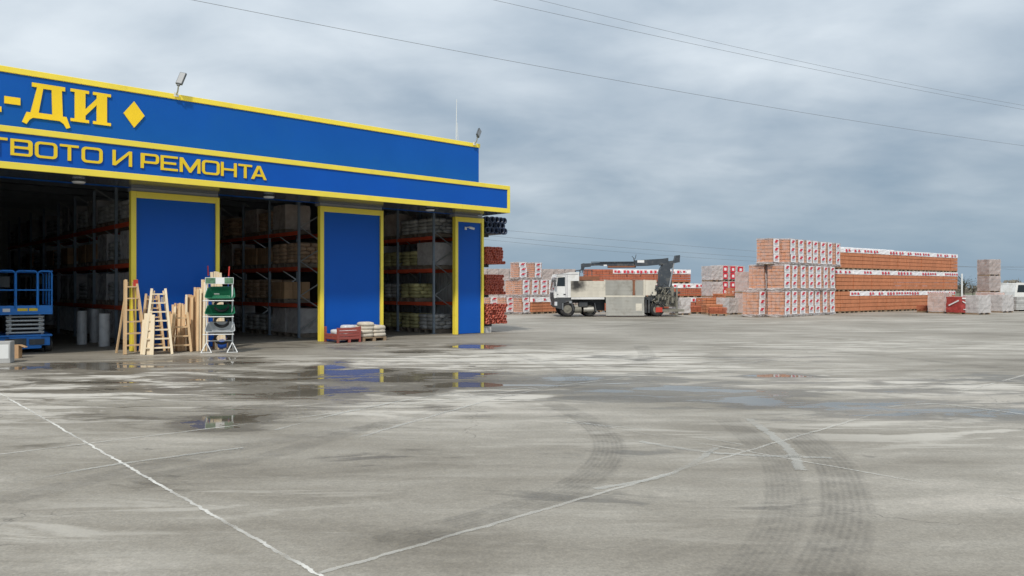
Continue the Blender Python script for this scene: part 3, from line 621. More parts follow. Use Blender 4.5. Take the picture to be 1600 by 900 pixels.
def make_load(kind, mat, h):
    t = thing('pallet_load', '-', 'pallet load'); w, d = 0.98, 0.92
    b = MB(); pallet_mb(b, w, d); b.build('pallet', 'pallet_old', t)
    b = MB()
    if kind == 'sacks':
        n = max(3, int(h/0.13))
        for k in range(n):
            for i in range(2):
                for j in range(3 if k % 2 else 2):
                    nj = 3 if k % 2 else 2; b.superq((-w/4+i*w/2+random.uniform(-.015,.015), -d/2+d*(j+.5)/nj, 0.14+0.13*(k+.5)), (w/2*1.02, d/nj*1.02, 0.15), 0.55, 0.5, 10, 6)
        b.build('sacks', mat, t)
    elif kind == 'boxes':
        n = max(2, int(h/0.28))
        for k in range(n):
            for i in range(3):
                for j in range(3): b.box((-w/2+i*w/3+.006, -d/2+j*d/3+.006, 0.142+.28*k+.002), (-w/2+(i+1)*w/3-.006, -d/2+(j+1)*d/3-.006, 0.142+.28*(k+1)))
        b.build('cartons', mat, t)
    elif kind == 'rolls':
        for i in range(3):
            for j in range(3): b.tube([(-w/2+w*(i+.5)/3, -d/2+d*(j+.5)/3, 0.142), (-w/2+w*(i+.5)/3, -d/2+d*(j+.5)/3, 0.142+h)], 0.15, 14)
        b.build('rolls', mat, t)
    else:
        b.box((-w/2+.03, -d/2+.03, 0.142), (w/2-.03, d/2-.03, 0.14+h)); b.build('cargo', mat, t)
        b = MB(); b.film((-w/2+.015, -d/2+.015, 0.13), (w/2-.015, d/2-.015, 0.155+h), 6, 0.01); b.build('film_wrap', 'film_thick', t)
    return t
KINDS_ = {'brown sacks': ('sacks','sack_brown',0.75), 'olive green sacks': ('sacks','sack_green',0.52), 'grey sacks': ('sacks','sack_grey',0.52), 'cardboard cartons': ('boxes','carton',0.84),
          'white foil rolls': ('rolls','white_film',0.85), 'grey film-wrapped goods': ('wrapped','sack_grey',0.78), 'brown film-wrapped goods': ('wrapped','carton',0.80)}
PROTO = {}
def place_load(kind, s, v, z, rz, label, grp):
    loc = bw(s, v, z); loc.z = z
    if kind not in PROTO:
        PROTO[kind] = make_load(*KINDS_[kind]); o = PROTO[kind]; o.location = loc; o.rotation_euler = (0,0,rz); o['label'] = label; o['group'] = grp
    else: dup(PROTO[kind], loc, rz, label, grp)
LVN = ['on the floor', 'on the lowest beams', 'on the middle beams', 'on the top beams']
def fill(sf, posts, nm, menu, grp, nb=99):
    rnd = random.Random(nm)
    for bi, (v0, v1) in enumerate(list(zip(posts[:-1], posts[1:]))[:nb]):
        for li in range(4):
            for k in range(2):
                kind = rnd.choice(menu[li])
                if rnd.random() < 0.10: continue
                v = v0 + (v1-v0)*(0.26 + 0.48*k)
                place_load(kind, sf+0.55+rnd.uniform(-.03,.03), v, [0.0]+[0][:0]+0*[0] and 0 or ([0.0]+LEV)[li]+0.001, ANG + R(90) + rnd.uniform(-.03,.03), f"{kind} {LVN[li]}, {ORD[bi*2+k]} load from the doorway, {nm}", grp)
fill(-7.05, [0.75+2.35*i for i in range(9)], 'rack beside the lift', [['white foil rolls','grey film-wrapped goods'],['grey film-wrapped goods','grey sacks'],['grey film-wrapped goods','cardboard cartons','grey sacks'],['grey film-wrapped goods','grey sacks']], 'loads on the rack beside the scissor lift')
fill(-2.0, [1.9+2.15*i for i in range(5)], 'middle bay rack', [['grey sacks','grey film-wrapped goods'],['brown sacks','brown sacks','cardboard cartons'],['brown sacks','cardboard cartons','brown film-wrapped goods'],['brown film-wrapped goods','cardboard cartons','brown sacks']], 'loads on the middle bay rack')
fill(2.6, [0.92+2.24*i for i in range(4)], 'narrow pillar rack', [['olive green sacks','grey sacks'],['olive green sacks','olive green sacks','grey sacks'],['olive green sacks','grey film-wrapped goods'],['grey sacks','brown film-wrapped goods']], 'loads on the narrow pillar rack')

# ------------------------------------------------------------------ scissor lift
def scissor_lift():
    p = gp(40, 552); t = thing('scissor_lift', 'blue scissor lift with guard rails parked in the open left bay', 'lift', (p.x, p.y, 0), ANG-R(6))
    w, d = 1.14, 2.2; hw = w/2
    zp = 1.00    # platform floor
    b = MB(); b.box((-hw*0.92,0.10,0.17),(hw*0.92,d-0.1,0.40)); b.box((-hw,0.05,0.401),(hw,d-0.05,0.45)); b.box((-hw*0.60,0.06,0.10),(hw*0.60,0.12,0.40)); b.build('chassis', 'lift_blue', t, bevel=0.012)
    b = MB(); b.box((-0.42,0.03,0.14),(0.02,0.058,0.36)); b.box((0.08,0.03,0.20),(0.40,0.058,0.34)); b.build('hatch', 'crane_grey', t)
    for sx in (-1, 1):
        for y in (0.32, d-0.32):
            b = MB(); b.tube([(sx*(hw-0.14), y, 0.19),(sx*(hw+0.0), y, 0.19)], 0.19, 20); wl = b.build('wheel', 'rubber', t)
            b = MB(); b.tube([(sx*(hw-0.001), y, 0.19),(sx*(hw+0.012), y, 0.19)], 0.10, 14); b.build('rim', 'galv', wl)
    n = 5; dz = (zp-0.05-0.46)/n
    for i in range(n):
        z0 = 0.48 + dz*i; b = MB()
        for x in (-0.36, 0.36):
            b.bar((x, 0.15, z0), (x, d-0.2, z0+dz*0.9), 0.045, 0.07); b.bar((x*0.86, 0.15, z0+dz*0.9), (x*0.86, d-0.2, z0), 0.045, 0.07)
        b.tube([(-0.40,0.14,z0+0.02),(0.40,0.14,z0+0.02)], 0.03, 8); b.build('scissor_arm', 'galv', t)
    b = MB(); b.box((-hw,0.0,zp-0.05),(hw,d,zp)); b.box((-hw,-0.015,zp+0.001),(hw,0.014,zp+0.17)); b.box((-hw,0.015,zp+0.001),(-hw+0.03,d,zp+0.17)); b.box((hw-0.03,0.015,zp+0.001),(hw,d,zp+0.17)); b.build('platform', 'lift_blue', t)
    b = MB(); b.box((-0.17,-0.021,zp+0.035),(0.04,-0.0165,zp+0.105)); b.box((0.07,-0.021,zp+0.035),(0.25,-0.0165,zp+0.105)); b.build('warning_sticker', 'sticker_yellow', t)
    b = MB(); b.box((-0.47,-0.021,zp+0.02),(-0.32,-0.0165,zp+0.10)); b.build('number_plate', 'sheet_white', t)
    def gate(x0, x1, y):
        b = MB(); zt = 2.02; r = 0.06
        pts = [(x0,y,zp+0.1),(x0,y,zt-r),(x0+r*.3,y,zt-r*.3),(x0+r,y,zt),(x1-r,y,zt),(x1-r*.3,y,zt-r*.3),(x1,y,zt-r),(x1,y,zp+0.1)]
        b.tube(pts, 0.022, 8); b.tube([(x0,y,zp+0.55),(x1,y,zp+0.55)], 0.017, 8); b.build('guard_rail', 'lift_blue', t)
    gate(-hw+0.02, -0.22, -0.005); gate(-0.20, 0.24, -0.02); gate(0.26, hw-0.02, -0.005); gate(-hw+0.02, hw-0.02, d-0.02)
    for sx in (-1, 1):
        b = MB(); x = sx*(hw-0.015)
        for z in (2.02, zp+0.55): b.tube([(x,0.0,z),(x,d-0.02,z)], 0.02, 8)
        for y in (0.7, 1.4): b.tube([(x,y,zp+0.1),(x,y,2.02)], 0.02, 8)
        b.build('side_rail', 'lift_blue', t)
    b = MB(); b.box((-hw+0.06,0.3,1.62),(-hw+0.26,0.5,1.88)); b.build('control_box', 'dark_metal', t)
scissor_lift()
p = gp(2, 567); t = thing('appliance_box', 'white and grey boxed appliance at the left edge beside the lift', 'box', (p.x, p.y, 0), R(20))
b = MB(); b.box((-0.2,-0.15,0),(0.2,0.2,0.46)); b.build('box_body', 'sack_grey', t, bevel=0.01)
b = MB(); b.box((-0.17,-0.154,0.10),(0.17,-0.1505,0.40)); b.build('front_panel', 'white_metal', t)
p = gp(18, 560); t = thing('carton_box', 'open brown carton beside the boxed appliance', 'box', (p.x, p.y+0.1, 0), R(15))
b = MB(); b.box((-0.12,-0.12,0),(0.12,0.12,0.30)); b.build('box_body', 'carton', t)
b = MB(); b.bar((0.121,0,0.30),(0.24,0,0.24),0.2,0.008); b.build('flap', 'carton', t)
for i, (px, py, r, h) in enumerate(((128,538,0.13,0.95),(147,535,0.12,0.98),(163,541,0.14,0.9))):
    p = gp(px, py); o = MB().tube([(0,0,0),(0,0,h*0.5),(0,0,h)], [r, r*1.02, r], 16).build('foil_roll', 'white_film', None, (p.x, p.y, 0))
    tag(o, ['slim white foil roll standing farthest from the ladders', 'tallest white foil roll standing behind the other two', 'thick white foil roll standing nearest the ladders'][i], 'roll', 'foil rolls in the left bay')
# ------------------------------------------------------------------ ladders, timber and the wheelbarrow display
def stepladder(loc, rz, hgt, wb, wt, n, label, mat, lean=0.28, red=False, legs=True):
    t = thing('step_ladder', label, 'ladder', loc, rz, 'wooden ladders by the first pillar')
    top = lambda sx: Vector((sx*wt/2, lean*hgt*0.9, hgt)); bot = lambda sx: Vector((sx*wb/2, 0, 0))
    for sx in (-1, 1):
        b = MB(); b.bar(bot(sx), top(sx), 0.055, 0.095, up=(0,1,0)); b.build('stile', mat, t)
    for i in range(n):
        f = (i+0.75)/(n+0.35); a = bot(-1).lerp(top(-1), f); c = bot(1).lerp(top(1), f); b = MB(); b.box((a.x+0.02, a.y-0.06, a.z-0.016), (c.x-0.02, a.y+0.10, a.z+0.016)); b.build('step', mat, t)
    if legs:
        for sx in (-1, 1):
            q = Vector((sx*wb/2*0.9, lean*hgt*1.75, 0)); b = MB(); b.bar(q, top(sx)+Vector((-sx*0.05,0.02,-0.05)), 0.035, 0.055, up=(0,1,0)); b.build('rear_leg', mat, t)
    if red:
        b = MB(); b.box((wt/2-0.075, lean*hgt*0.9-0.065, hgt-0.17), (wt/2+0.03, lean*hgt*0.9-0.045, hgt+0.005)); b.build('top_plate', 'red_paint', t)
    return t
def on_wall(px, py): return gp(px, py)
stepladder(gp(212, 553), ANG+R(4), 1.80, 0.50, 0.24, 6, 'tallest wooden step ladder with a red top by the yellow trim', 'timber', 0.20, True)
stepladder(gp(247, 554), R(22), 1.58, 0.62, 0.30, 7, 'pale wide wooden step ladder with planks at its left side', 'timber_pale', 0.20)
stepladder(gp(238, 549), R(26), 1.45, 0.56, 0.28, 6, 'wooden step ladder standing close behind the pale wide one', 'timber', 0.18)
stepladder(gp(282, 550), R(20), 0.98, 0.50, 0.30, 4, 'smallest wooden step ladder in front of the leaning timber', 'timber', 0.20)
def plank(px, py, ytop, w, d, label, mat, grp, leanv=0.22, rz=None):
    p = gp(px, py); hh = (py - ytop) * p.y / FPX; a = ANG if rz is None else rz
    o = MB(); o.bar((0,0,0), (random.uniform(-.03,.03), leanv, hh), w, d, up=(0,1,0))
    ob = o.build('plank', mat, None, (p.x, p.y, 0), a); tag(ob, label, 'plank', grp); return ob
for i, (px, yt) in enumerate(((222,500),(227,490),(232,486),(237,492))):
    plank(px, 554+0.2*i, yt, 0.085, 0.03, f'pale plank leaning by the wide step ladder, {ORD[i]} of four from the tall ladder', 'timber_pale', 'pale planks by the ladder', 0.15, ANG+R(-35))
tops = [(263,491,0),(266.5,489,0),(270,477,1),(273.5,475,1),(277,476,1),(280.5,474.5,1),(284,475,1),(287.5,475.5,1),(290.5,461.5,2),(294,461,2),(297.5,460.5,2),(301,461.5,2),(303.5,449.5,3),(307,449,3),(310.5,449.5,3),(314,450,3),(316.5,437,4),(320,436,4),(323.5,437,4)]
tops += [(264.5,488,0),(268,492,0),(272,479,1),(275.5,478,1),(279,480,1),(282.5,477,1),(286,478,1),(289.5,466,2),(293,464,2),(296,464,2),(299.5,465,2),(305,453,3),(308.5,452,3),(312,452,3),(318,441,4),(321.5,440,4)]
nam = ['grey short', 'short', 'medium', 'tall', 'tallest']; cnt = {}
for i, (px, yt, g) in enumerate(tops):
    cnt[g] = cnt.get(g, -1) + 1
    plank(px, 548.5 - random.uniform(0, 1.2) + 0.02*i, yt + random.uniform(-1, 1), 0.052, 0.05, f'{nam[g]} timber board leaning on the blue pillar, {ORD[cnt[g]]} of that height from the ladders', random.choice(['timber','timber_dark','timber_dark','timber_pale','timber']), 'timber boards leaning on the pillar', 0.40 - 0.02*(i % 3), ANG+R(-20))
for i, (px, yt) in enumerate(((338,425),(342.5,424),(347,424.5),(351,426))):
    plank(px, 546, yt, 0.07, 0.04, f'pale board behind the wheelbarrow display, {ORD[i]} of four from the pillar panel', 'timber_pale', 'boards behind the display', 0.30)
def display():
    p = gp(343, 551.5); t = thing('display_stand', 'white metal stand showing wheelbarrow trays under a printed header', 'stand', (p.x, p.y, 0), R(14))
    w = 0.60; hw = w/2
    for sx in (-1, 1):
        b = MB(); b.tube([(sx*hw,0.0,0.22),(sx*hw,0.0,1.86)], 0.018, 10); b.build('post', 'white_metal', t)
        b = MB()
        for q in ((-0.11,-0.16),(0.13,-0.10),(0.0,0.20)): b.tube([(sx*hw,0,0.26),(sx*hw+q[0],q[1],0.012)], 0.013, 8)
        b.tube([(sx*hw-0.11,-0.16,0.02),(sx*hw+0.13,-0.10,0.02)], 0.009, 6); b.build('foot', 'white_metal', t)
    b = MB(); b.box((-hw-0.03,-0.03,1.70),(hw+0.03,-0.019,1.86)); hd = b.build('header_board', 'sheet_white', t)
    b = MB(); b.box((-hw-0.02,-0.034,1.71),(-0.09,-0.0305,1.85)); b.build('header_print', 'print_green', hd); b = MB(); b.box((0.12,-0.034,1.71),(hw+0.02,-0.0305,1.85)); b.build('header_print', 'print_green', hd)
    for z in (1.32, 0.93, 0.50, 0.30):
        b = MB(); b.tube([(-hw,0,z),(hw,0,z)], 0.011, 8)
        if z > 0.4:
            for sx in (-1,1): b.tube([(sx*hw,0,z),(sx*hw+0.05,-0.26,z-0.03)], 0.009, 8)
            b.tube([(-hw-0.05,-0.26,z-0.03),(hw+0.06,-0.26,z-0.03)], 0.011, 8)
        b.build('shelf_rail', 'white_metal', t)
    return t
def tray(z, mat, label, h=0.42, depth=0.20):
    """a wheelbarrow tub: flared rim, smaller bottom, propped so that its inside faces the yard"""
    p = gp(343, 551.5); t = thing('wheelbarrow_tray', label, 'tray', (p.x, p.y, z), R(14), 'wheelbarrow trays on the display')
    mt = Matrix.Translation((0.03,-0.22,0.02)) @ Matrix.Rotation(R(44),4,'X')
    n = 24; rim = []; bot = []; lip = []
    for i in range(n):
        a = 2*math.pi*i/n; sp = lambda v, k: math.copysign(abs(v)**k, v)
        x = sp(math.cos(a), .30); y = sp(math.sin(a), .30); k = 1 - 0.16*(y*0.5+0.5)
        lip.append(mt @ Vector((x*0.365*k, y*h/2+h/2, 0.012))); rim.append(mt @ Vector((x*0.345*k, y*(h/2-0.02)+h/2, 0.012))); bot.append(mt @ Vector((x*0.24*k, y*(h/2-0.10)+h/2, -depth)))
    b = MB(); b.add(lip+rim+bot, [(i,(i+1)%n,n+(i+1)%n,n+i) for i in range(n)] + [(n+i,n+(i+1)%n,2*n+(i+1)%n,2*n+i) for i in range(n)] + [tuple(2*n+i for i in range(n))], 0, False)
    o = b.build('tub', mat, t); sd = o.modifiers.new('thick', 'SOLIDIFY'); sd.thickness = 0.006
    return t
display()
def tray_label(t):
    b = MB(); b.box((-0.10,-0.245,0.12),(0.0,-0.238,0.20)); return b
tr = tray(1.32, 'tray_green', 'topmost green wheelbarrow tray with a paper tag on the display')
b = MB(); b.bar((-0.10,-0.19,0.13),(0.02,-0.19,0.13),0.06,0.003,up=(0,0.6,1)); b.build('paper_tag', 'sheet_white', tr)
tray(0.93, 'tray_green', 'lower green wheelbarrow tray on the display under the tagged one', 0.34)
tray(0.50, 'tray_silver', 'galvanised wheelbarrow tray on the lowest shelf of the display', 0.36, 0.17)
p = gp(347, 546); o = MB().superq((0,0,0.13), (0.24,0.20,0.24), 0.7, 0.8, 14, 8, 0.3, jit=0.008).build('blue_bag', 'blue_plastic', None, (p.x, p.y, 0.01)); tag(o, 'blue plastic bag on the ground under the display', 'bag')
for i, (px, py) in enumerate(((337, 545), (352, 543))):
    p = gp(px, py); o = MB().tube([(0,0,0),(0,0,0.26)], 0.075, 14).build('timber_round', 'timber_dark', None, (p.x, p.y, 0)); tag(o, ['short brown wooden round under the display beside the timber', 'short brown wooden round under the display beside its outer foot'][i], 'log', 'rounds under the display')
for i, (px, yt, yb, lx) in enumerate(((326,415,545,-0.09),(350,416,545,0.05))):
    p = gp(px, yb); hh = (yb-yt)*p.y/FPX; t = thing('long_tool', ['tool with a red grip leaning at the pillar side of the display', 'tool with a red grip standing behind the header of the display'][i], 'tool', (p.x, p.y+0.1, 0), 0, 'red handled tools')
    b = MB(); b.tube([(0,0,0),(lx,0.1,hh-0.26)], 0.012, 8); b.build('shaft', 'blue_plastic', t); b = MB(); b.tube([(lx,0.1,hh-0.2599),(lx*1.2,0.12,hh)], 0.018, 8); b.build('grip', 'red_paint', t)
for i, (z, y) in enumerate(((0.62,-0.02),(1.0,-0.02),(0.2,0.0))):
    p = gp(343, 551.5); o = MB().tube([(0.16*math.cos(a)+0.03, y, 0.13+0.13*math.sin(a)) for a in [2*math.pi*k/20 for k in range(21)]], 0.035, 8, caps=False).build('barrow_wheel', 'rubber', None, (p.x, p.y+0.06, z+0.03), R(14))
    tag(o, ['black wheelbarrow wheel hung above the galvanised tray', 'black wheelbarrow wheel hung behind the lower green tray', 'black wheelbarrow wheel leaning at the foot of the display'][i], 'wheel', 'wheels on the display')

# ------------------------------------------------------------------ red crate and sacks by the second pillar
CR = bw(-2.20, -0.98); t = thing('metal_crate', 'low red metal crate filled with white bags before the second blue pillar', 'crate', CR, ANG)
cw, cd = 0.78, 0.80
for x in (0.03, cw-0.03):
    for y in (0.03, cd-0.03):
        b = MB(); b.box((x-0.03,y-0.03,0.0),(x+0.03,y+0.03,0.46 if x > 0.4 or y > .4 else 0.44)); b.build('post', 'crate_red', t, bevel=0.004)
b = MB()
for i in range(4): b.box((0.061, 0.0, 0.10+0.088*i), (cw-0.061, 0.022, 0.175+0.088*i)); b.box((cw-0.022, 0.061, 0.10+0.088*i), (cw, cd-0.061, 0.175+0.088*i))
b.box((0.36,0.001,0.0),(0.44,0.06,0.0985)); b.build('slat_panel', 'crate_red', t, bevel=0.004)
b = MB()
for i in range(2): b.box((0.0, 0.061, 0.10+0.085*i), (0.022, cd-0.061, 0.175+0.085*i))
b.build('side_panel', 'crate_red', t, bevel=0.004)
b = MB(); b.box((0.031,0.031,0.08),(cw-0.031,cd-0.031,0.098)); b.build('bottom', 'crate_red', t)
for i, (x, y, z, r) in enumerate(((0.25,0.24,0.17,0.1),(0.25,0.58,0.18,-0.1),(0.25,0.40,0.31,0.2),(0.57,0.30,0.30,0),(0.57,0.58,0.32,0.1),(0.55,0.36,0.43,0.05))):
    q = bw(-2.20+x, -0.98+y, z); o = MB().superq((0,0,0), (0.42,0.34,0.15), 0.5, 0.5, 16, 8, jit=0.006).build('white_bag', 'white_film', None, q, ANG+r)
    tag(o, ['white bag at the bottom of the red crate by its open corner', 'white bag at the bottom rear of the red crate', 'white bag lying across the low side of the red crate', 'white bag behind the slatted front of the red crate', 'white bag at the rear right of the red crate', 'topmost white bag peeping over the slatted front'][i], 'bag', 'white bags in the red crate')
SP = bw(-0.90, -0.50); t = thing('wood_pallet', 'pale pallet under the sack pile beside the red crate', 'pallet', SP, ANG)
b = MB(); pallet_mb(b, 0.84, 0.78, 0, 0.12); b.build('boards', 'pallet_wood', t)
k = 0
for lay in range(4):
    for i in range(2 if lay < 3 else 1):
        for j in range(2):
            if lay == 3 and j == 1: continue
            q = bw(-0.90-0.21+0.42*i+random.uniform(-.03,.03), -0.50-0.19+0.38*j+random.uniform(-.02,.02), 0.12+0.062+0.108*lay)
            o = MB().superq((0,0,0), (0.47,0.42,0.15), 0.62, 0.5, 18, 8, jit=0.007).build('sack', 'sack_pale', None, q, ANG+random.uniform(-.12,.12)); k += 1
            side = ('front' if j == 0 else 'rear') + (' near the crate' if i == 0 else ' near the yellow trim')
            tag(o, f"beige filled sack, {['bottom','second','third','top'][lay]} layer of the pile, {side}", 'sack', 'beige sacks beside the red crate')

# ------------------------------------------------------------------ pipes on the cantilever rack at the warehouse side
def pipes():
    t = thing('cantilever_rack', 'dark cantilever rack of arms at the warehouse corner under the pipes', 'rack', bw(4.14, 0.25), ANG)
    ZA = [0.30, 1.36, 2.46, 3.56]
    for y in (0.35, 2.6, 4.9):
        b = MB(); b.box((0.0,y-0.06,0.0),(0.12,y+0.06,4.4)); b.build('upright', 'dark_metal', t)
        for z in ZA:
            b = MB(); b.box((0.121,y-0.05,z-0.10),(0.72+(0.15 if z < 1 else 0),y+0.05,z)); b.build('arm', 'dark_metal', t)
    b = MB(); b.box((0.15,-0.1,0.0),(0.5,0.3,0.19)); b.build('foot_block', 'concrete_block', t)
    def pipe_mesh(r, L, mat, sock):
        b = MB(); n = 14; th = r*0.2
        prof = [(r-th, 0.25), (r-th, 0.0), (r*sock, 0.0), (r*sock, 0.12), (r, 0.14), (r, L)]
        vs = [(q[0]*math.cos(2*math.pi*i/n), q[1], q[0]*math.sin(2*math.pi*i/n)) for q in prof for i in range(n)]
        fs = [(j*n+i, (j+1)*n+i, (j+1)*n+(i+1)%n, j*n+(i+1)%n) for j in range(len(prof)-1) for i in range(n)]
        b.add(vs, fs, 0, True); b.add([vs[i] for i in range(n)], [tuple(range(n))], 1); b.add([vs[-n+i] for i in range(n)], [tuple(range(n))], 0); return b
    def bundle(z0, nx, nz, r, mat, sock, nm, colr, x0=0.02, skip=()):
        first = None
        for k in range(nz):
            for i in range(nx - (0 if k % 2 == 0 else 1) if nx > 5 or True else nx):
                if (k, i) in skip: continue
                x = 0.14 + x0 + r + 2.02*r*i + (r if k % 2 else 0); z = z0 + r*1.0 + k*r*1.78
                loc = bw(4.14 + x, 0.10 + random.uniform(-0.10, 0.06), z)
                if first is None: first = pipe_mesh(r, 5.6, mat, sock).build('pipe', [mat, 'pipe_hole_shade'], None, loc, ANG); o = first
                else: o = first.copy(); COL.objects.link(o); o.location = loc
                tag(o, f"{colr} pipe in {ORD[k]} row from below, {ORD[i]} from the wall, {nm}", 'pipe', f'pipes in the {nm}')
    bundle(0.303, 9, 7, 0.057, 'pipe_red', 1.06, 'lowest bundle', 'red')
    bundle(1.363, 8, 7, 0.057, 'pipe_red', 1.06, 'middle bundle', 'red')
    bundle(2.463, 8, 6, 0.057, 'pipe_red', 1.06, 'upper red bundle', 'red')
    bundle(3.563, 5, 3, 0.108, 'pipe_blue', 1.12, 'topmost bundle', 'thick dark blue')
pipes()

# ------------------------------------------------------------------ brick pallets
def bricks_mb(b, w, d, h, z0, nx, ny, nz, j=0.006, mi=0):
    gx, gy, gz = w/nx, d/ny, h/nz
    for k in range(nz):
        for i in range(nx):
            for l in range(ny):
                if 0 < i < nx-1 and 0 < l < ny-1 and k < nz-1: continue
                o = [random.uniform(-j, j) for _ in range(2)]
                b.box((-w/2+i*gx+0.006+o[0], -d/2+l*gy+0.006+o[1], z0+k*gz+0.004), (-w/2+(i+1)*gx-0.006+o[0], -d/2+(l+1)*gy-0.006+o[1], z0+(k+1)*gz-(0.022 if k < nz-1 else 0.004)), mi)
def label_strip(b, x0, x1, y, z0, z1, n, face='y', s=-1):
    """printed film strip: white ground, red emblem, grey lines, dark rule between the repeats; material slots white, red, grey, black"""
    hh = (z1-z0)/n
    def q(a0, a1, c0, c1, off, mi):
        e = y + s*off
        vs = [(a0,e,c0),(a1,e,c0),(a1,e,c1),(a0,e,c1)] if face == 'y' else [(e,a0,c0),(e,a1,c0),(e,a1,c1),(e,a0,c1)]
        b.add(vs, [(0,1,2,3)], mi)
    w = x1-x0
    nn = 6
    for i in range(n):      # gently creased sheet
        za, zb = z0+hh*i, z0+hh*(i+1); sk = random.uniform(-.05,.05)
        q(x0+sk, x1+sk, za+0.012, zb, 0.012, 0); q(x0+sk, x1+sk, za, za+0.0115, 0.0125, 3)
        q(x0+sk+w*0.24, x0+sk+w*0.70, za+hh*0.48, za+hh*0.66, 0.018, 1); q(x0+sk+w*0.38, x0+sk+w*0.86, za+hh*0.665, za+hh*0.86, 0.018, 1)
        q(x0+sk+w*0.18, x0+sk+w*0.82, za+hh*0.34, za+hh*0.42, 0.018, 2); q(x0+sk+w*0.22, x0+sk+w*0.74, za+hh*0.20, za+hh*0.26, 0.018, 2)
LM = ['label_white','label_red','label_grey','label_black']
def make_pallet(kind, w, d, h, brick='brick', n=3, lab=0.58):
    t = thing('brick_pallet', '-', 'brick pallet')
    b = MB(); pallet_mb(b, w*0.96, d*0.96, 0, 0.12); b.build('pallet', 'pallet_wood', t)
    hb = h-0.13
    if kind == 'label':
        b = MB(); bricks_mb(b, w, d, hb, 0.121, 5, 4, 7, 0.004); b.build('bricks', brick, t)
        b = MB(); label_strip(b, -w*lab/2, w*lab/2, -d/2-0.012, 0.13, h-0.01, n); b.build('label_strip', LM, t)
        b = MB(); b.film((-w/2-.009,-d/2-.009,0.10),(w/2+.009,d/2+.009,h+.006), 6, 0.012); b.film((-w/2-.03,-d/2-.03,0.02),(w/2+.03,d/2+.03,0.15), 7, 0.035, 1); b.film((-w/2-.012,-d/2-.012,h-0.07),(w/2+.012,d/2+.012,h+.012), 7, 0.02, 1); b.build('film_wrap', ['film','film_thick'], t)
    elif kind == 'band':
        b = MB(); bricks_mb(b, w, d, hb, 0.121, 7, 6, 5, 0.004); b.build('bricks', brick, t)
        zt, zb = h+0.006, h-0.29
        b = MB(); b.film((-w/2-.008,-d/2-.010,zb),(w/2+.008,d/2+.008,zt), 4, 0.010, 0)
        for i in range(3):
            if random.random() < 0.4: continue
            x = -w/2 + w*(i+0.25)/3 + random.uniform(-.07,.07); zb = h-0.29+random.uniform(-.02,.04)
            b.add([(x,-d/2-.030,zb+0.05),(x+w*0.17,-d/2-.030,zb+0.05),(x+w*0.17,-d/2-.030,zt-0.08),(x,-d/2-.030,zt-0.08)], [(0,1,2,3)], 1)
            b.add([(x+w*.19,-d/2-.030,zb+0.05),(x+w*0.26,-d/2-.030,zb+0.05),(x+w*0.26,-d/2-.030,zt-0.14),(x+w*.19,-d/2-.030,zt-0.14)], [(0,1,2,3)], 2)
        b.build('film_cap', LM, t)
    elif kind == 'plain':
        b = MB(); bricks_mb(b, w, d, hb, 0.121, 4, 4, 5, 0.010); b.build('bricks', brick, t)
    elif kind == 'wrap':
        b = MB(); bricks_mb(b, w*0.96, d*0.96, hb, 0.121, 3, 3, 4, 0.012); b.build('bricks', brick, t)
        b = MB(); b.film((-w/2,-d/2,0.08),(w/2,d/2,h+.01), 6, 0.022); b.build('film_wrap', 'film_grey' if brick == 'brick_grey' else 'film_thick', t)
    elif kind == 'red':
        b = MB(); bricks_mb(b, w*0.96, d*0.96, hb, 0.121, 3, 3, 4, 0.012); b.build('blocks', 'concrete_block', t)
        b = MB(); b.film((-w/2,-d/2,0.08),(w/2,d/2,h+.01), 6, 0.018); b.build('film_wrap', 'film_thick', t)
        b = MB(); 
        for q in range(n): z0 = 0.12+(h-0.14)*q/n; b.add([(-w*.27,-d/2-.03,z0+.02),(w*.27,-d/2-.03,z0+.02),(w*.27,-d/2-.03,z0+(h-.14)/n-.02),(-w*.27,-d/2-.03,z0+(h-.14)/n-.02)],[(0,1,2,3)],1); b.add([(-w*.10,-d/2-.035,z0+.12),(w*.14,-d/2-.035,z0+.12),(w*.14,-d/2-.035,z0+.3),(-w*.10,-d/2-.035,z0+.3)],[(0,1,2,3)],0)
        b.build('label_strip', LM, t)
    elif kind == 'redfilm':
        b = MB(); bricks_mb(b, w*0.96, d*0.96, hb, 0.121, 3, 3, 4, 0.012); b.build('bricks', brick, t)
        b = MB(); b.film((-w/2,-d/2,0.10),(w/2,d/2,h+.01), 6, 0.022); b.build('film_wrap', 'film_red', t)
        b = MB(); b.bar((-w*.38,-d/2-.035,h*.75),(w*.40,-d/2-.035,h*.45),0.012,0.07,up=(0,0,1)); b.bar((-w*.30,-d/2-.036,h*.28),(w*.10,-d/2-.036,h*.26),0.012,0.05,up=(0,0,1)); b.bar((-w*.42,-d/2-.037,h*.93),(w*.44,-d/2-.037,h*.90),0.012,0.09,up=(0,0,1)); b.bar((-w/2-.035,-d*.4,h*.8),(-w/2-.035,d*.3,h*.5),0.012,0.08,up=(0,0,1)); b.bar((-w*.1,-d/2-.038,h*.55),(w*.2,-d/2-.038,h*.15),0.012,0.06,up=(0,0,1)); b.build('film_strap', 'white_metal', t)
    return t
BP = {}
def bpallet(key, loc, rz, label, grp, **kw):
    spec = PSPEC[key]; vkey = (key, random.randrange(5))
    if vkey not in BP:
        BP[vkey] = make_pallet(*spec); o = BP[vkey]; o.location = loc; o.rotation_euler = (0,0,rz); o['label'] = label; o['group'] = grp; return o
    return dup(BP[vkey], loc, rz, label, grp)
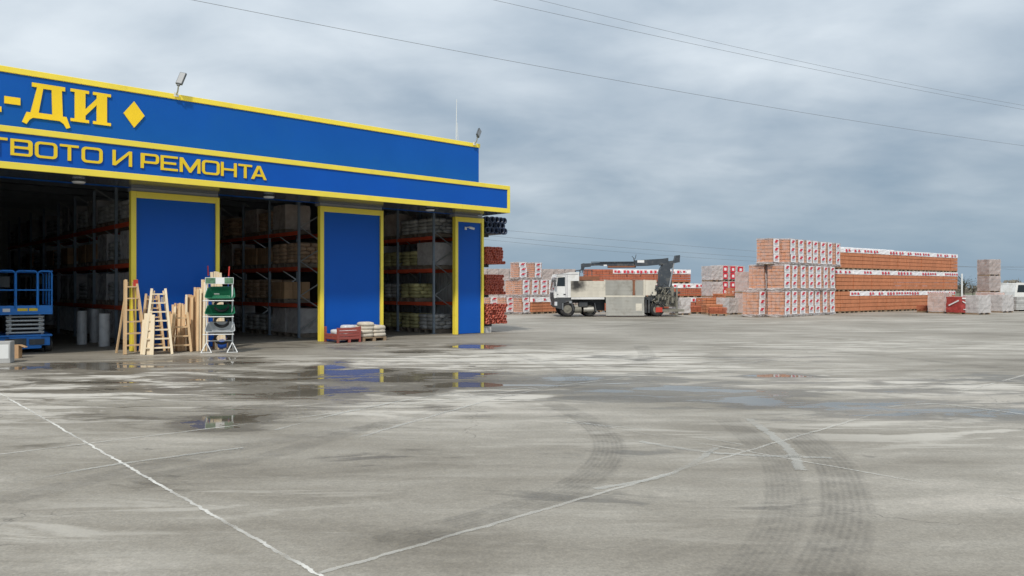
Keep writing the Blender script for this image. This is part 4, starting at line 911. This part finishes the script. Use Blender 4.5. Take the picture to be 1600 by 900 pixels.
PSPEC = {'near': ('label',0.94,0.90,1.44,'brick_pale',3,0.70), 'far': ('band',1.12,1.0,1.385,'brick'), 'farplain': ('plain',1.12,1.0,1.385,'brick'),
         'left': ('label',0.80,0.66,1.055,'brick_pale',3,0.76), 'leftlow': ('band',1.0,0.95,1.02,'brick'), 'rear': ('band',1.12,1.0,1.435,'brick'), 'back': ('wrap',1.05,0.95,1.12,'brick_grey'),
         'mid': ('band',0.95,0.95,0.945,'brick_red'), 'midplain': ('plain',0.95,0.95,0.945,'brick_red'),
         'redlab': ('red',0.82,0.9,1.02,'brick',2), 'pink': ('wrap',0.95,0.9,1.28,'brick_pale'), 'greywrap': ('wrap',1.0,0.95,1.0,'concrete_block'),
         'plainlow': ('plain',1.05,0.9,0.62,'brick'), 'plainmid': ('plain',1.0,0.9,0.98,'brick'), 'whitewrap': ('wrap',1.08,1.0,1.30,'brick_pale'), 'redfilm': ('redfilm',1.0,1.0,1.05,'brick_red'),
         'tinylow': ('plain',1.0,0.8,0.48,'brick_red'), 'whitelow': ('wrap',1.15,1.0,1.15,'concrete_block')}
TN = ['bottom','middle','top']
J = lambda a: random.uniform(-a, a)
# near labelled stack (u along the row, w to its left)
TH = R(45); U = Vector((math.cos(TH), math.sin(TH), 0)); V = Vector((-U.y, U.x, 0)); O = Vector((14.72, 41.75, 0))
def slot(u, v, z): return O + U*(u+0.47) + V*(v+0.45) + Vector((0,0,z))
for tier in range(3):
    ncol = [7, 7, 8][tier]; u0 = [0, 0, -0.2][tier]; v0 = [0, 0, 0.45][tier]
    for c in range(ncol):
        v_ = 0.0 if not (tier == 2 and c == 0) else 0.45
        bpallet('near', slot(u0 + c*1.0 + J(.03), (v_ if tier < 2 else v_*1.0) + J(.06), tier*1.445), TH+J(.05), f'pale brick pallet with printed strip, {TN[tier]} tier, {ORD[c]} from bare ends of near stack', 'pallets of the near labelled stack')
    if tier < 2:
        for c in range(4):
            bpallet('near', slot((-0.75 if tier == 0 else -0.05) + c*1.0 + J(.03), 1.02 + J(.04), tier*1.445), TH+J(.03), f'brick pallet in second row of near stack, {TN[tier]} tier, {ORD[c]} from its bare ends', 'second row of the near labelled stack')
# far long orange stack
TH2 = R(37); U2 = Vector((math.cos(TH2), math.sin(TH2), 0)); V2 = Vector((-U2.y, U2.x, 0)); O2 = Vector((19.95, 48.0, 0))
for tier in range(3):
    for c in range(15):
        if tier == 0 and c > 15: continue
        u = c*1.15 + (0.45 if tier else 0.0)
        if u > 16.8: continue
        key = 'farplain' if tier == 0 and c in (0, 1) else 'far'
        loc = O2 + U2*(u+0.55) + V2*(0.5+J(.03)) + Vector((0,0,tier*1.39))
        bpallet(key, loc, TH2+J(.015), f'orange brick pallet of the long stack, {TN[tier]} tier, {ORD[c]} from its labelled end' if key == 'far' else f'uncovered orange brick pallet at the bottom of the long stack, {ORD[c]} from its labelled end', 'pallets of the long orange stack')
# second row of the long stack, a little taller: its white tops show
for c in range(9):
    for tier in range(3):
        bpallet('rear', O2 + U2*(c*1.15+0.5) + V2*1.65 + Vector((0,0,tier*1.44)), TH2+J(.02), f'banded brick pallet behind the long orange stack, {TN[tier]} tier, {ORD[c]} from its labelled end', 'rear row of the long stack')
# stacks behind the pipes at the left
TH3 = R(46); U3 = Vector((math.cos(TH3), math.sin(TH3), 0)); V3 = Vector((-U3.y, U3.x, 0)); O3 = at(815, 46.6)
def s3(u, v, z): return O3 + U3*(u+.43) + V3*(v+.40) + Vector((0,0,z))
LEFT = [('left',0,0,0),('left',-.68,.70,0),('left',-1.36,1.40,0),('left',-2.1,2.0,0),('left',0.0,0.0,1),('left',0.84,0.0,1),('left',1.68,0.0,1),('left',0.0,0.68,1),('left',-0.05,0.2,2),('left',1.15,0.05,2),
        ('left',0.2,1.40,0),('left',0.95,0.95,0),('left',2.52,0.05,1),('leftlow',0.90,0.0,0),('leftlow',1.95,0.0,0),('leftlow',3.0,0.0,0)]
whr = ['in front at the gap', 'half behind the pipes', 'behind the lowest pipes', 'close beside the warehouse corner', 'above the one at the gap', 'second along the row', 'third along the row', 'set back at the left', 'standing highest at the left', 'standing alone near the truck cab',
       'set back behind the gap', 'hidden deep behind the row', 'nearest the truck cab mirror', 'with white cap beside the gap', 'with white cap before the truck bumper', 'with white cap behind the truck wheel']
for (k, u, v, tier), wtxt in zip(LEFT, whr):
    bpallet(k, s3(u, v, tier*1.06), TH3+J(.05), f'brick pallet left of the truck, {TN[tier]} tier, {wtxt}', 'brick pallets left of the truck')
# grey wall of wrapped pallets far behind
for tier in range(3):
    for c in range(17):
        px = 752 + c*17.2; Yb = 72 + c*0.25
        if tier == 2 and c in (4, 9): continue
        bpallet('back', at(px, Yb, tier*1.14), R(6)+J(.03), f'grey wrapped pallet in the far wall behind the truck, {TN[tier]} tier, {ORD[c]} from the warehouse', 'grey pallets of the far wall')
# dark orange stacks behind the truck
for tier in range(3):
    for c in range(8 if tier == 2 else 9):
        px0, px1 = 927, 1093; px = px0 + (px1-px0)*c/8 + (0 if tier < 2 else -3); Yb = 51.0 + c*0.22
        if tier == 2 and c == 7: px -= 4
        bpallet('mid' if not (tier == 2 and c in (0,1)) else 'midplain', at(px, Yb, tier*0.95), R(4)+J(.02), f'dark orange brick pallet behind the truck, {TN[tier]} tier, {ORD[c]} from the cab', 'dark orange stacks behind the truck')
bpallet('midplain', at(985, 51.8, 2.85), R(4), 'dark orange brick pallet alone on top under the crane boom', 'dark orange stacks behind the truck') if False else None
# between the crane and the near stack
def one(key, px, py, z, rz, label, grp='single pallets in the yard', Y=None):
    p = gp(px, py) if Y is None else at(px, Y); return bpallet(key, Vector((p.x, p.y, z)), rz, label, grp)
for tier in range(3):
    for c, px in enumerate((1125, 1137, 1149)):
        one('redlab', px, 0, tier*1.03, R(28)+J(.03), f'white wrapped pallet with red strip, {TN[tier]} tier, {ORD[c]} from the crane', 'red striped pallets', 50.5+c*0.75)
    one('greywrap', 1113, 0, tier*1.01, R(28)+J(.03), f'grey wrapped pallet beside the red striped ones, {TN[tier]} tier', 'grey pallets beside the red striped ones', 50.0)
for tier in range(2): one('pink', 1165, 0, tier*1.30, R(42)+J(.04), f'pinkish wrapped brick pallet behind the near stack, {TN[tier]} tier', 'pinkish pallets behind the near stack', 46.8)
one('plainlow', 1112, 491, 0, R(8), 'low orange brick pallet lying before the red striped pallets')
one('plainmid', 1104, 488.8, 0, R(14), 'orange brick pallet in front of the grey tall wrapped one')
one('plainlow', 1128, 488.8, 0.0, R(25), 'orange brick pallet under a loose upper one before the red strips')
one('plainlow', 1127, 488.8, 0.63, R(18), 'loose upper orange brick pallet before the red striped pallets')
one('greywrap', 1137, 491, 0, R(38), 'grey block pallet among the low orange pallets') 
one('plainmid', 1150, 490, 0, R(25), 'orange brick pallet beside the bare end of the near stack')
one('plainlow', 1151, 490, 0.985, R(33), 'low orange brick pallet stacked above another near the red strips')
one('tinylow', 1121, 493, 0, R(-8), 'small flat red brick pallet lying nearest before the red strips')
one('tinylow', 1086, 490, 0, R(6), 'small red brick pallet on the ground behind the crane')
one('tinylow', 1072, 489, 0, R(-4), 'small red brick pallet half hidden by the wrapped blocks')
one('greywrap', 1062, 491.5, 0, R(10), 'grey film wrapped pallet at the tail of the truck')
# right of the long stack
one('whitewrap', 1469, 489, 0, R(34), 'tall white film wrapped pallet before the end of the long stack')
one('redfilm', 1499, 490.5, 0, R(20), 'pallet wrapped in red film with white straps beside white ones')
one('plainmid', 1482, 487, 0, R(34), 'orange brick pallet squeezed between white wrap and red film')
one('whitelow', 1526, 491, 0, R(24), 'white film wrapped pallet right of the red one')
one('whitewrap', 1551, 487.5, 0, R(24), 'pinkish white wrapped pallet behind the white one')
one('whitewrap', 1543, 486, 0.0, R(20), 'wrapped pallet carrying the tall grey stack')
for k in range(2): one('back', 1545, 0, 1.31+1.13*k, R(18), ['lower grey block pallet of the tall stack at the right', 'topmost grey block pallet of the tall stack at the right'][k], 'tall grey stack at the right', 1917/36)
one('whitelow', 1563, 488, 0, R(24), 'low white wrapped pallet before the van')
one('tinylow', 1449, 488, 0, R(15), 'small heap pallet of orange bricks before the long stack')
one('tinylow', 1571, 485, 0, R(15), 'small red brick pallet at the foot of the grey sheets')
p = gp(1592, 486); t = thing('sheet_stack', 'stack of grey roofing sheets at the right edge before the van', 'stack', (p.x, p.y, 0), R(12))
b = MB(); b.box((-0.7,-0.5,0),(-0.5,0.5,0.1)); b.box((0.5,-0.5,0),(0.7,0.5,0.1)); b.build('bearer', 'pallet_old', t)
b = MB()
for i in range(9): b.box((-0.8+J(.03),-0.6,0.102+0.10*i),(0.8+J(.03),0.6,0.19+0.10*i))
b.build('sheets', 'sack_grey', t)

# ------------------------------------------------------------------ crane truck
def truck():
    Y0 = 42.4; t = thing('crane_truck', 'dirty white flatbed truck with folded loader crane at its rear', 'truck', at(866, Y0), R(3))
    k = 1/186.7; X = lambda cx: (cx-120)*k; Z = lambda cy: (702-cy)*k
    Wd = 2.35
    # cab
    prof = [(150,500),(122,505),(118,470),(122,420),(140,290),(152,262),(200,252),(290,243),(375,243),(375,500)]
    b = MB(); fn = lambda a, z, q: (a, q, z)
    b.prism([(X(a), Z(c)) for a, c in prof], fn, Wd, 0.0); cab = b.build('cab', 'truck_white', t, bevel=0.03)
    b = MB(); b.prism([(X(a), Z(c)) for a, c in ((148,385),(158,296),(232,290),(232,385))], fn, 0.0, -0.006); b.build('side_window', 'glass_dark', cab)
    b = MB(); b.prism([(X(a), Z(c)) for a, c in ((146,500),(146,280),(240,272),(240,500))], fn, 0.002, -0.003, 0, [[(X(a), Z(c)) for a, c in ((150,496),(150,284),(236,277),(236,496))]]); b.build('door_seam', 'label_grey', cab)
    b = MB(); b.box((X(150),-0.02,Z(472)),(X(162),-0.006,Z(466))); b.build('side_marker', 'dark_metal', cab)
    b = MB(); b.box((X(215),-0.02,Z(474)),(X(240),-0.006,Z(464))); b.build('door_handle', 'dark_metal', cab)
    b = MB(); b.add([(X(121)-.012,0.12,Z(425)),(X(121)-.012,Wd-.12,Z(425)),(X(140)-.012,Wd-.16,Z(295)),(X(140)-.012,0.16,Z(295))],[(0,1,2,3)]); b.build('windscreen', 'glass_dark', cab)
    b = MB(); b.tube([(X(150),-0.02,Z(305)),(X(128),-0.16,Z(310)),(X(128),-0.18,Z(330))],0.015,8); b.box((X(116),-0.26,Z(385)),(X(132),-0.12,Z(318))); b.build('mirror', 'plastic_dark', cab, bevel=0.01)
    b = MB(); b.prism([(X(a),Z(c)) for a, c in ((122,506),(180,501),(270,500),(300,520),(320,600),(330,640),(318,640),(300,575),(262,545),(220,560),(205,600),(200,622),(150,612),(132,590),(128,540))], fn, Wd+0.02, -0.03); b.build('bumper', 'plastic_dark', t, bevel=0.012)
    b = MB(); b.box((X(130)-.02,-0.035,Z(585)),(X(150),0.3,Z(545))); b.build('headlight', 'lamp_glass', t); b = MB(); b.box((X(130)-.02,Wd-.3,Z(585)),(X(150),Wd+.025,Z(545))); b.build('headlight', 'lamp_glass', t)
    b = MB(); b.box((X(400),0.3,Z(245)),(X(405),0.34,Z(205))); 
    for x in (390, 520): b.bar((X(x),0.3,Z(275)),(X(x),0.3,Z(215)),0.04); b.bar((X(x),Wd-.3,Z(275)),(X(x),Wd-.3,Z(215)),0.04)
    b.bar((X(390),0.3,Z(218)),(X(520),0.3,Z(218)),0.04); b.bar((X(390),0.3,Z(218)),(X(390),Wd-.3,Z(218)),0.05); b.build('headboard_frame', 'plastic_dark', t)
    b = MB(); b.box((X(118)-.012,0.35,Z(520)),(X(126),Wd-.35,Z(450))); 
    for i in range(4): b.box((X(116)-.02,0.4,Z(515-16*i)),(X(118)-.0125,Wd-.4,Z(509-16*i)))
    b.build('grille', 'plastic_dark', cab)
    b = MB(); b.box((X(150),-0.012,Z(262)),(X(372),0.0-.002,Z(258))); b.box((X(250),-0.01,Z(500)),(X(256),-.002,Z(255))); b.build('panel_seam', 'label_grey', cab)
    b = MB(); b.box((X(205),-0.04,Z(628)),(X(212),0.0,Z(560))); b.build('cab_step', 'galv', t); b = MB(); b.box((X(275),-0.05,Z(560)),(X(300),-0.031,Z(540))); b.build('arch_lamp', 'galv', t)
    # chassis
    b = MB(); b.box((X(290),0.45,Z(560)),(X(1430),0.62,Z(525))); b.box((X(290),Wd-.62,Z(560)),(X(1430),Wd-.45,Z(525))); b.box((X(560),0.5,Z(640)),(X(660),Wd-.5,Z(561))); b.build('chassis', 'dark_metal', t)
    b = MB(); b.box((X(290),0.02,Z(526)),(X(1180),Wd-.02,Z(500))); b.build('bed_floor', 'dark_metal', t)
    def wheel(cx, ys, r=0.43):
        for y0, y1 in ys:
            b = MB(); n = 28; prof_ = [(0.24,0.0),(0.36,-0.02),(r*0.97,0.03),(r,0.06),(r,0.22),(r*0.97,0.25),(0.30,0.27)]
            vs = [(X(cx)+q[0]*r/0.43*math.cos(2*math.pi*i/n) if False else X(cx)+q[0]*math.cos(2*math.pi*i/n), y0+q[1]*(y1-y0)/0.27, r+q[0]*math.sin(2*math.pi*i/n)) for q in prof_ for i in range(n)]
            b.add(vs, [(j*n+i, j*n+(i+1)%n, (j+1)*n+(i+1)%n, (j+1)*n+i) for j in range(len(prof_)-1) for i in range(n)], 0, True); b.add(vs[-n:], [tuple(range(n))], 0)
            w = b.build('wheel', 'rubber', t)
            b = MB(); b.tube([(X(cx),y0+0.02*(1 if y1 > y0 else -1),r),(X(cx),y0+0.10*(1 if y1 > y0 else -1),r)], [0.235,0.14], 20); b.tube([(X(cx),y0-0.02*(1 if y1 > y0 else -1),r),(X(cx),y0+0.05*(1 if y1 > y0 else -1),r)], 0.085, 12); b.build('rim', 'machine_dirty', w)
    wheel(260, ((0.03,0.30),(Wd-.03,Wd-.30))); wheel(500, ((0.30,0.75),(Wd-.30,Wd-.75)), 0.40); wheel(1200, ((0.06,0.5),(Wd-.06,Wd-.5)), 0.41)
    b = MB(); b.tube([(X(335),0.22,Z(630)),(X(405),0.22,Z(630))],0.17,16); b.build('air_tank', 'machine_dirty', t)
    b = MB(); b.tube([(X(430),0.25,Z(628)),(X(535),0.25,Z(624))],0.14,16); b.build('fuel_tank', 'alu', t)
    b = MB(); b.box((X(380),0.12,Z(598)),(X(470),0.5,Z(545))); b.build('battery_box', 'plastic_dark', t, bevel=0.01)
    b = MB(); b.tube([(X(545),0.2,Z(560)),(X(560),0.15,Z(640)),(X(590),0.15,Z(660)),(X(650),0.15,Z(655))],0.02,8); b.build('hose', 'galv', t)
    # bed sides
    b = MB(); b.box((X(292),-0.03,Z(497)),(X(640),0.012,Z(330)))
    for i in range(5): b.box((X(292),-0.036,Z(497-33*i)+0.0),(X(640),-0.0305,Z(497-33*i)+0.012))
    b.build('side_board', 'truck_cream_sooty', t)
    b = MB(); b.box((X(295),-0.045,Z(520)),(X(640),0.02,Z(499))); b.build('side_rail', 'truck_white', t)
    b = MB(); b.box((X(292),0.013,Z(330)),(X(520),0.10,Z(295))); b.box((X(380),-0.02,Z(322)),(X(590),0.08,Z(282))); b.build('rusty_board', 'rust', t)
    b = MB(); b.box((X(650),0.03,Z(480)),(X(935),0.07,Z(322))); b.box((X(968),0.03,Z(480)),(X(1050),0.07,Z(322))); 
    for i in range(4): b.box((X(650),0.023,Z(470-40*i)),(X(935),0.0295,Z(466-40*i)))
    b.build('side_board', 'alu', t)
    b = MB(); b.box((X(640),-0.02,Z(498)),(X(652),0.1,Z(318))); b.box((X(1050),-0.02,Z(498)),(X(1066),0.1,Z(318))); b.box((X(652),-0.015,Z(498)),(X(1049),0.08,Z(481))); b.build('stake_post', 'truck_cream', t)
    b = MB(); b.box((X(940),-0.01,Z(480)),(X(962),0.1,Z(318))); b.build('stake_post', 'rust', t)
    b = MB(); mt = Matrix.Translation((0,-0.04,Z(500))) @ Matrix.Rotation(R(-4),4,'X')
    b.box((X(655),-0.02,-(690-500)*k),(X(1055),0.02,0), 0, mt)
    for i in range(6): b.box((X(655),-0.026,-0.04-0.16*i),(X(1055),-0.0205,-0.025-0.16*i), 0, mt)
    dp = b.build('dropped_side', 'alu', t)
    b = MB(); b.box((X(965),-0.03,-(640-500)*k),(X(1030),-0.0265,-(565-500)*k), 0, mt); b.build('plate', 'truck_cream', dp)
    b = MB(); b.box((X(1070),0.0,Z(480)),(X(1178),0.05,Z(322))); b.build('side_board', 'truck_cream', t)
    b = MB(); b.box((X(1180),0.01,Z(470)),(X(1188),Wd-.01,Z(322))); b.build('rear_board', 'truck_cream', t)
    b = MB(); b.box((X(292),Wd-.05,Z(497)),(X(1178),Wd,Z(330))); b.build('far_board', 'truck_cream', t)
    # crane
    cy = 0.75
    b = MB(); b.box((X(1190),0.2,Z(600)),(X(1400),Wd-.2,Z(470))); b.box((X(1225),cy-.3,Z(470)),(X(1395),cy+.4,Z(395))); b.build('crane_base', 'machine_dirty', t, bevel=0.02)
    b = MB(); b.prism([(X(a),Z(c)) for a, c in ((1240,400),(1252,215),(1290,150),(1345,150),(1372,260),(1380,400))], fn, cy+0.24, cy-0.16); b.build('crane_column', 'crane_grey', t, bevel=0.015)
    b = MB(); b.prism([(X(a),Z(c)) for a, c in ((1300,92),(1342,86),(1345,120),(1412,112),(1425,60),(1468,56),(1466,130),(1410,142),(1395,190),(1360,200),(1290,165),(1255,165))], fn, cy+0.20, cy-0.10); b.build('knuckle', 'crane_grey', t, bevel=0.01)
    b = MB(); b.prism([(X(a),Z(c)) for a, c in ((985,112),(1330,92),(1330,150),(1130,168),(985,172))], fn, cy+0.15, cy-0.13); bm_ = b.build('main_boom', 'crane_grey', t, bevel=0.012)
    b = MB(); b.box((X(1012),cy-0.136,Z(136)),(X(1085),cy-0.1315,Z(110))); b.build('boom_plate', 'sheet_white', bm_)
    b = MB(); b.bar((X(980),cy,Z(150)),(X(620),cy,Z(150)),0.18,0.20); b.bar((X(619),cy,Z(152)),(X(440),cy,Z(160)),0.14,0.15); b.bar((X(980),cy-.12,Z(128)),(X(520),cy-.12,Z(132)),0.05,0.05); b.bar((X(1000),cy,Z(185)),(X(700),cy,Z(188)),0.05,0.05); b.build('extension_boom', 'crane_grey', t)
    b = MB(); b.box((X(655),cy-.10,Z(172)),(X(690),cy-.095,Z(158))); b.build('boom_plate', 'sheet_white', bm_)
    b = MB(); b.bar((X(700),cy-.02,Z(175)),(X(1000),cy-.02,Z(172)),0.12,0.14); b.build('inner_boom', 'rust', t)
    b = MB(); b.prism([(X(a),Z(c)) for a, c in ((418,150),(440,143),(520,150),(520,180),(455,185),(445,215),(420,215))], fn, cy+0.08, cy-0.08); b.tube([(X(430),cy,Z(215)),(X(436),cy,Z(235)),(X(428),cy,Z(245))],0.02,8); b.build('boom_tip', 'crane_grey', t)
    b = MB(); b.bar((X(985),cy-.1,Z(140)),(X(975),cy-.1,Z(85)),0.05); b.bar((X(975),cy-.1,Z(88)),(X(955),cy-.1,Z(68)),0.03); b.bar((X(990),cy-.1,Z(100)),(X(1000),cy-.1,Z(50)),0.03); b.build('hose_guide', 'crane_grey', t)
    b = MB(); b.tube([(X(1350),cy-.2,Z(390)),(X(1390),cy-.2,Z(190))],0.05,12); b.tube([(X(1389),cy-.2,Z(195)),(X(1400),cy-.2,Z(140))],0.03,10); b.build('lift_cylinder', 'galv', t)
    rnd = random.Random(3)
    for i in range(16):
        b = MB(); x = rnd.uniform(1110,1395); z = rnd.uniform(400,600); y = rnd.uniform(-0.05,0.35); w_ = rnd.uniform(20,60)
        b.box((X(x),y,Z(z)),(X(x+w_),y+rnd.uniform(.1,.3),Z(z-rnd.uniform(12,45))), rnd.choice([0,1,2,2,1]))
        b.build('valve_block', ['machine_dirty','crane_grey','plastic_dark'], t, bevel=0.006)
    b = MB()
    for i in range(22):
        x0 = rnd.uniform(1120,1380); z0 = rnd.uniform(370,600); pts = [(X(x0+s_*rnd.uniform(10,26)), rnd.uniform(-.12,.15), Z(z0+rnd.uniform(-55,55))) for s_ in range(5)]
        b.tube(pts, rnd.uniform(.012,.024), 7, rnd.choice([0,0,1]))
    b.build('hydraulic_hose', ['dark_metal','machine_dirty'], t)
    b = MB(); b.tube([(X(1190),0.05,Z(430)),(X(1190),0.05,Z(375))],0.10,14); b.build('oil_tank', 'plastic_dark', t); b = MB(); b.tube([(X(1135),0.08,Z(540)),(X(1135),0.08,Z(470))],0.07,12); b.build('oil_tank', 'plastic_dark', t)
    b = MB(); b.box((X(1100),0.0,Z(660)),(X(1118),0.2,Z(500))); b.box((X(1070),0.02,Z(660)),(X(1085),0.3,Z(505))); b.build('outrigger', 'plastic_dark', t)
    b = MB(); b.box((X(1345),-0.05,Z(560)),(X(1365),0.08,Z(380))); b.box((X(1395),-0.02,Z(620)),(X(1410),0.1,Z(400))); b.build('control_lever_frame', 'machine_dirty', t)
    b = MB(); b.box((X(1250),0.0,Z(650)),(X(1480),Wd-.1,Z(625))); b.box((X(1180),0.0,Z(655)),(X(1250),0.1,Z(605)), 1); b.box((X(1390),0.05,Z(690)),(X(1420),0.15,Z(651))); b.build('rear_bar', ['machine_dirty','lamp_red'], t, bevel=0.005)
truck()

# ------------------------------------------------------------------ van behind the sheets
def van():
    t = thing('parked_van', 'white van with dark windows behind the stack of grey sheets', 'van', at(1584, 62), R(8)); fn = lambda a, z, q: (a, q, z)
    b = MB(); b.prism([(0,.35),(4.6,.35),(4.7,.9),(4.4,1.15),(3.7,1.35),(3.1,1.98),(.25,1.98),(.05,1.3)], fn, 1.85, 0); bd = b.build('body', 'truck_white', t, bevel=0.05)
    b = MB(); b.prism([(.30,1.25),(1.15,1.25),(1.15,1.85),(.40,1.85)], fn, 0.002, -.008); b.prism([(1.25,1.25),(2.2,1.25),(2.2,1.85),(1.25,1.85)], fn, .002, -.008); b.prism([(2.3,1.25),(3.5,1.3),(3.05,1.85),(2.3,1.85)], fn, .002, -.008); b.build('window', 'glass_dark', bd)
    for x in (.85, 3.75):
        for y in (0.02, 1.63):
            b = MB(); b.tube([(x,y,.34),(x,y+.2,.34)], .34, 20); w = b.build('wheel', 'rubber', t); b = MB(); b.tube([(x,y-.012,.34),(x,y-.001,.34)], .19, 14); b.build('rim', 'galv', w)
van()
# ------------------------------------------------------------------ overhead cables
def cable(pts, r, label, grp):
    """pts: (picture x, y, distance) of the two ends and the sag below the straight line"""
    (x0,y0,d0),(x1,y1,d1),sag = pts; a = at(x0,d0,zof(y0,d0)); c = at(x1,d1,zof(y1,d1)); n = 24
    q = [a.lerp(c, i/n) - Vector((0,0,4*sag*(i/n)*(1-i/n))) for i in range(n+1)]
    tag(MB().tube(q, r, 6).build('overhead_cable', 'cable', None), label, 'cable', grp)
cable(((150,-30,20),(1750,246,46),0.42), 0.006, 'longest overhead cable crossing the sky from above the warehouse sign', 'overhead cables')
cable(((640,-30,26),(1750,196,50),0.30), 0.006, 'overhead cable running between the other two high ones', 'overhead cables')
cable(((700,-36,30),(1750,188,54),0.50), 0.006, 'uppermost overhead cable at the top right of the sky', 'overhead cables')
cable(((700,352,70),(1700,428,105),0.30), 0.011, 'uppermost of the low cables above the truck crane', 'low cables behind the yard')
cable(((700,362,72),(1700,418,110),1.0), 0.012, 'thickest low cable passing behind the crane boom end', 'low cables behind the yard')
cable(((700,368,74),(1700,412,112),1.5), 0.011, 'lowest of the low cables over the pallets', 'low cables behind the yard')
# ------------------------------------------------------------------ far right: pole, trees, wood
t = tag(MB().tube([(0,0,0),(0,0,3.0)], 0.07, 10).build('white_post', 'white_metal', None, at(1503, 75)), 'thin white post standing behind the red film pallet', 'post')
def tree(px, Y, h, w, leaf, label, grp, seed):
    rnd = random.Random(seed); t = thing('bare_tree', label, 'tree', at(px, Y), rnd.uniform(0,6), grp)
    b = MB(); b.tube([(0,0,0),(0.05*h*rnd.uniform(-1,1),0,h*.35),(0,0.04*h,h*.75)], [0.035*h,0.025*h,0.008*h], 7)
    tips = []
    for i in range(16):
        a = rnd.uniform(0,6.28); z0 = rnd.uniform(.2,.6)*h; rr = rnd.uniform(.4,1)*w/2; tip = (math.cos(a)*rr, math.sin(a)*rr, z0+rnd.uniform(.15,.45)*h); b.tube([(0,0,z0),(tip[0]*.5,tip[1]*.5,(z0+tip[2])/2+.04*h),tip], [.014*h,.009*h,.003*h], 5); tips.append(tip)
    b.build('trunk', 'bark', t); b = MB()
    for tip in tips:
        for k in range(46):
            c = Vector(tip)*rnd.uniform(.65,1.05) + Vector((rnd.gauss(0,w*.09),rnd.gauss(0,w*.09),rnd.gauss(0,h*.05))); s_ = rnd.uniform(.010,.024)*h
            u = Vector((rnd.gauss(0,1),rnd.gauss(0,1),rnd.gauss(0,1))).normalized()*s_; v = u.orthogonal().normalized()*s_*.7
            b.add([c-u,c+v,c+u,c-v],[(0,1,2,3)])
    b.build('crown', leaf, t)
TL = ['leafier tree just beyond the white post', 'bare tree close behind the white post', 'bare tree between the post and the tall grey stack', 'bare tree just right of the tall grey stack', 'bare tree behind the red pallet tops', 'bare tree above the van roof front', 'bare tree at the right edge above the van']
for i, (px, Y, h, w, lf) in enumerate(((1507,150,4.3,5,'leaf'),(1500,158,2.8,4,'leaf_bare'),(1520,155,2.8,4,'leaf_bare'),(1566,160,3.2,4,'leaf_bare'),(1576,165,3.0,4,'leaf_bare'),(1588,160,3.5,5,'leaf_bare'),(1600,165,3.1,4,'leaf_bare'))):
    tree(px, Y, h, w, lf, TL[i], 'trees beyond the yard', 40+i)
def wood():
    rnd = random.Random(9); b = MB()
    for i in range(6000):
        x = rnd.uniform(-160, 330); d = rnd.uniform(0, 14); z = rnd.uniform(0, 3.8) * (0.75 + 0.25*math.sin(x*0.21)+0.12*math.sin(x*0.8)); c = Vector((x, 230+d, z)); s_ = rnd.uniform(.5,1.3)
        u = Vector((rnd.gauss(0,1),rnd.gauss(0,1),rnd.gauss(0,1))).normalized()*s_; v = u.orthogonal().normalized()*s_*.7; b.add([c-u,c+v,c+u,c-v],[(0,1,2,3)])
    o = b.build('far_wood', 'leaf_bare'); tag(o, 'low grey brown scrub along the horizon', 'scrub', None, 'stuff')
wood()
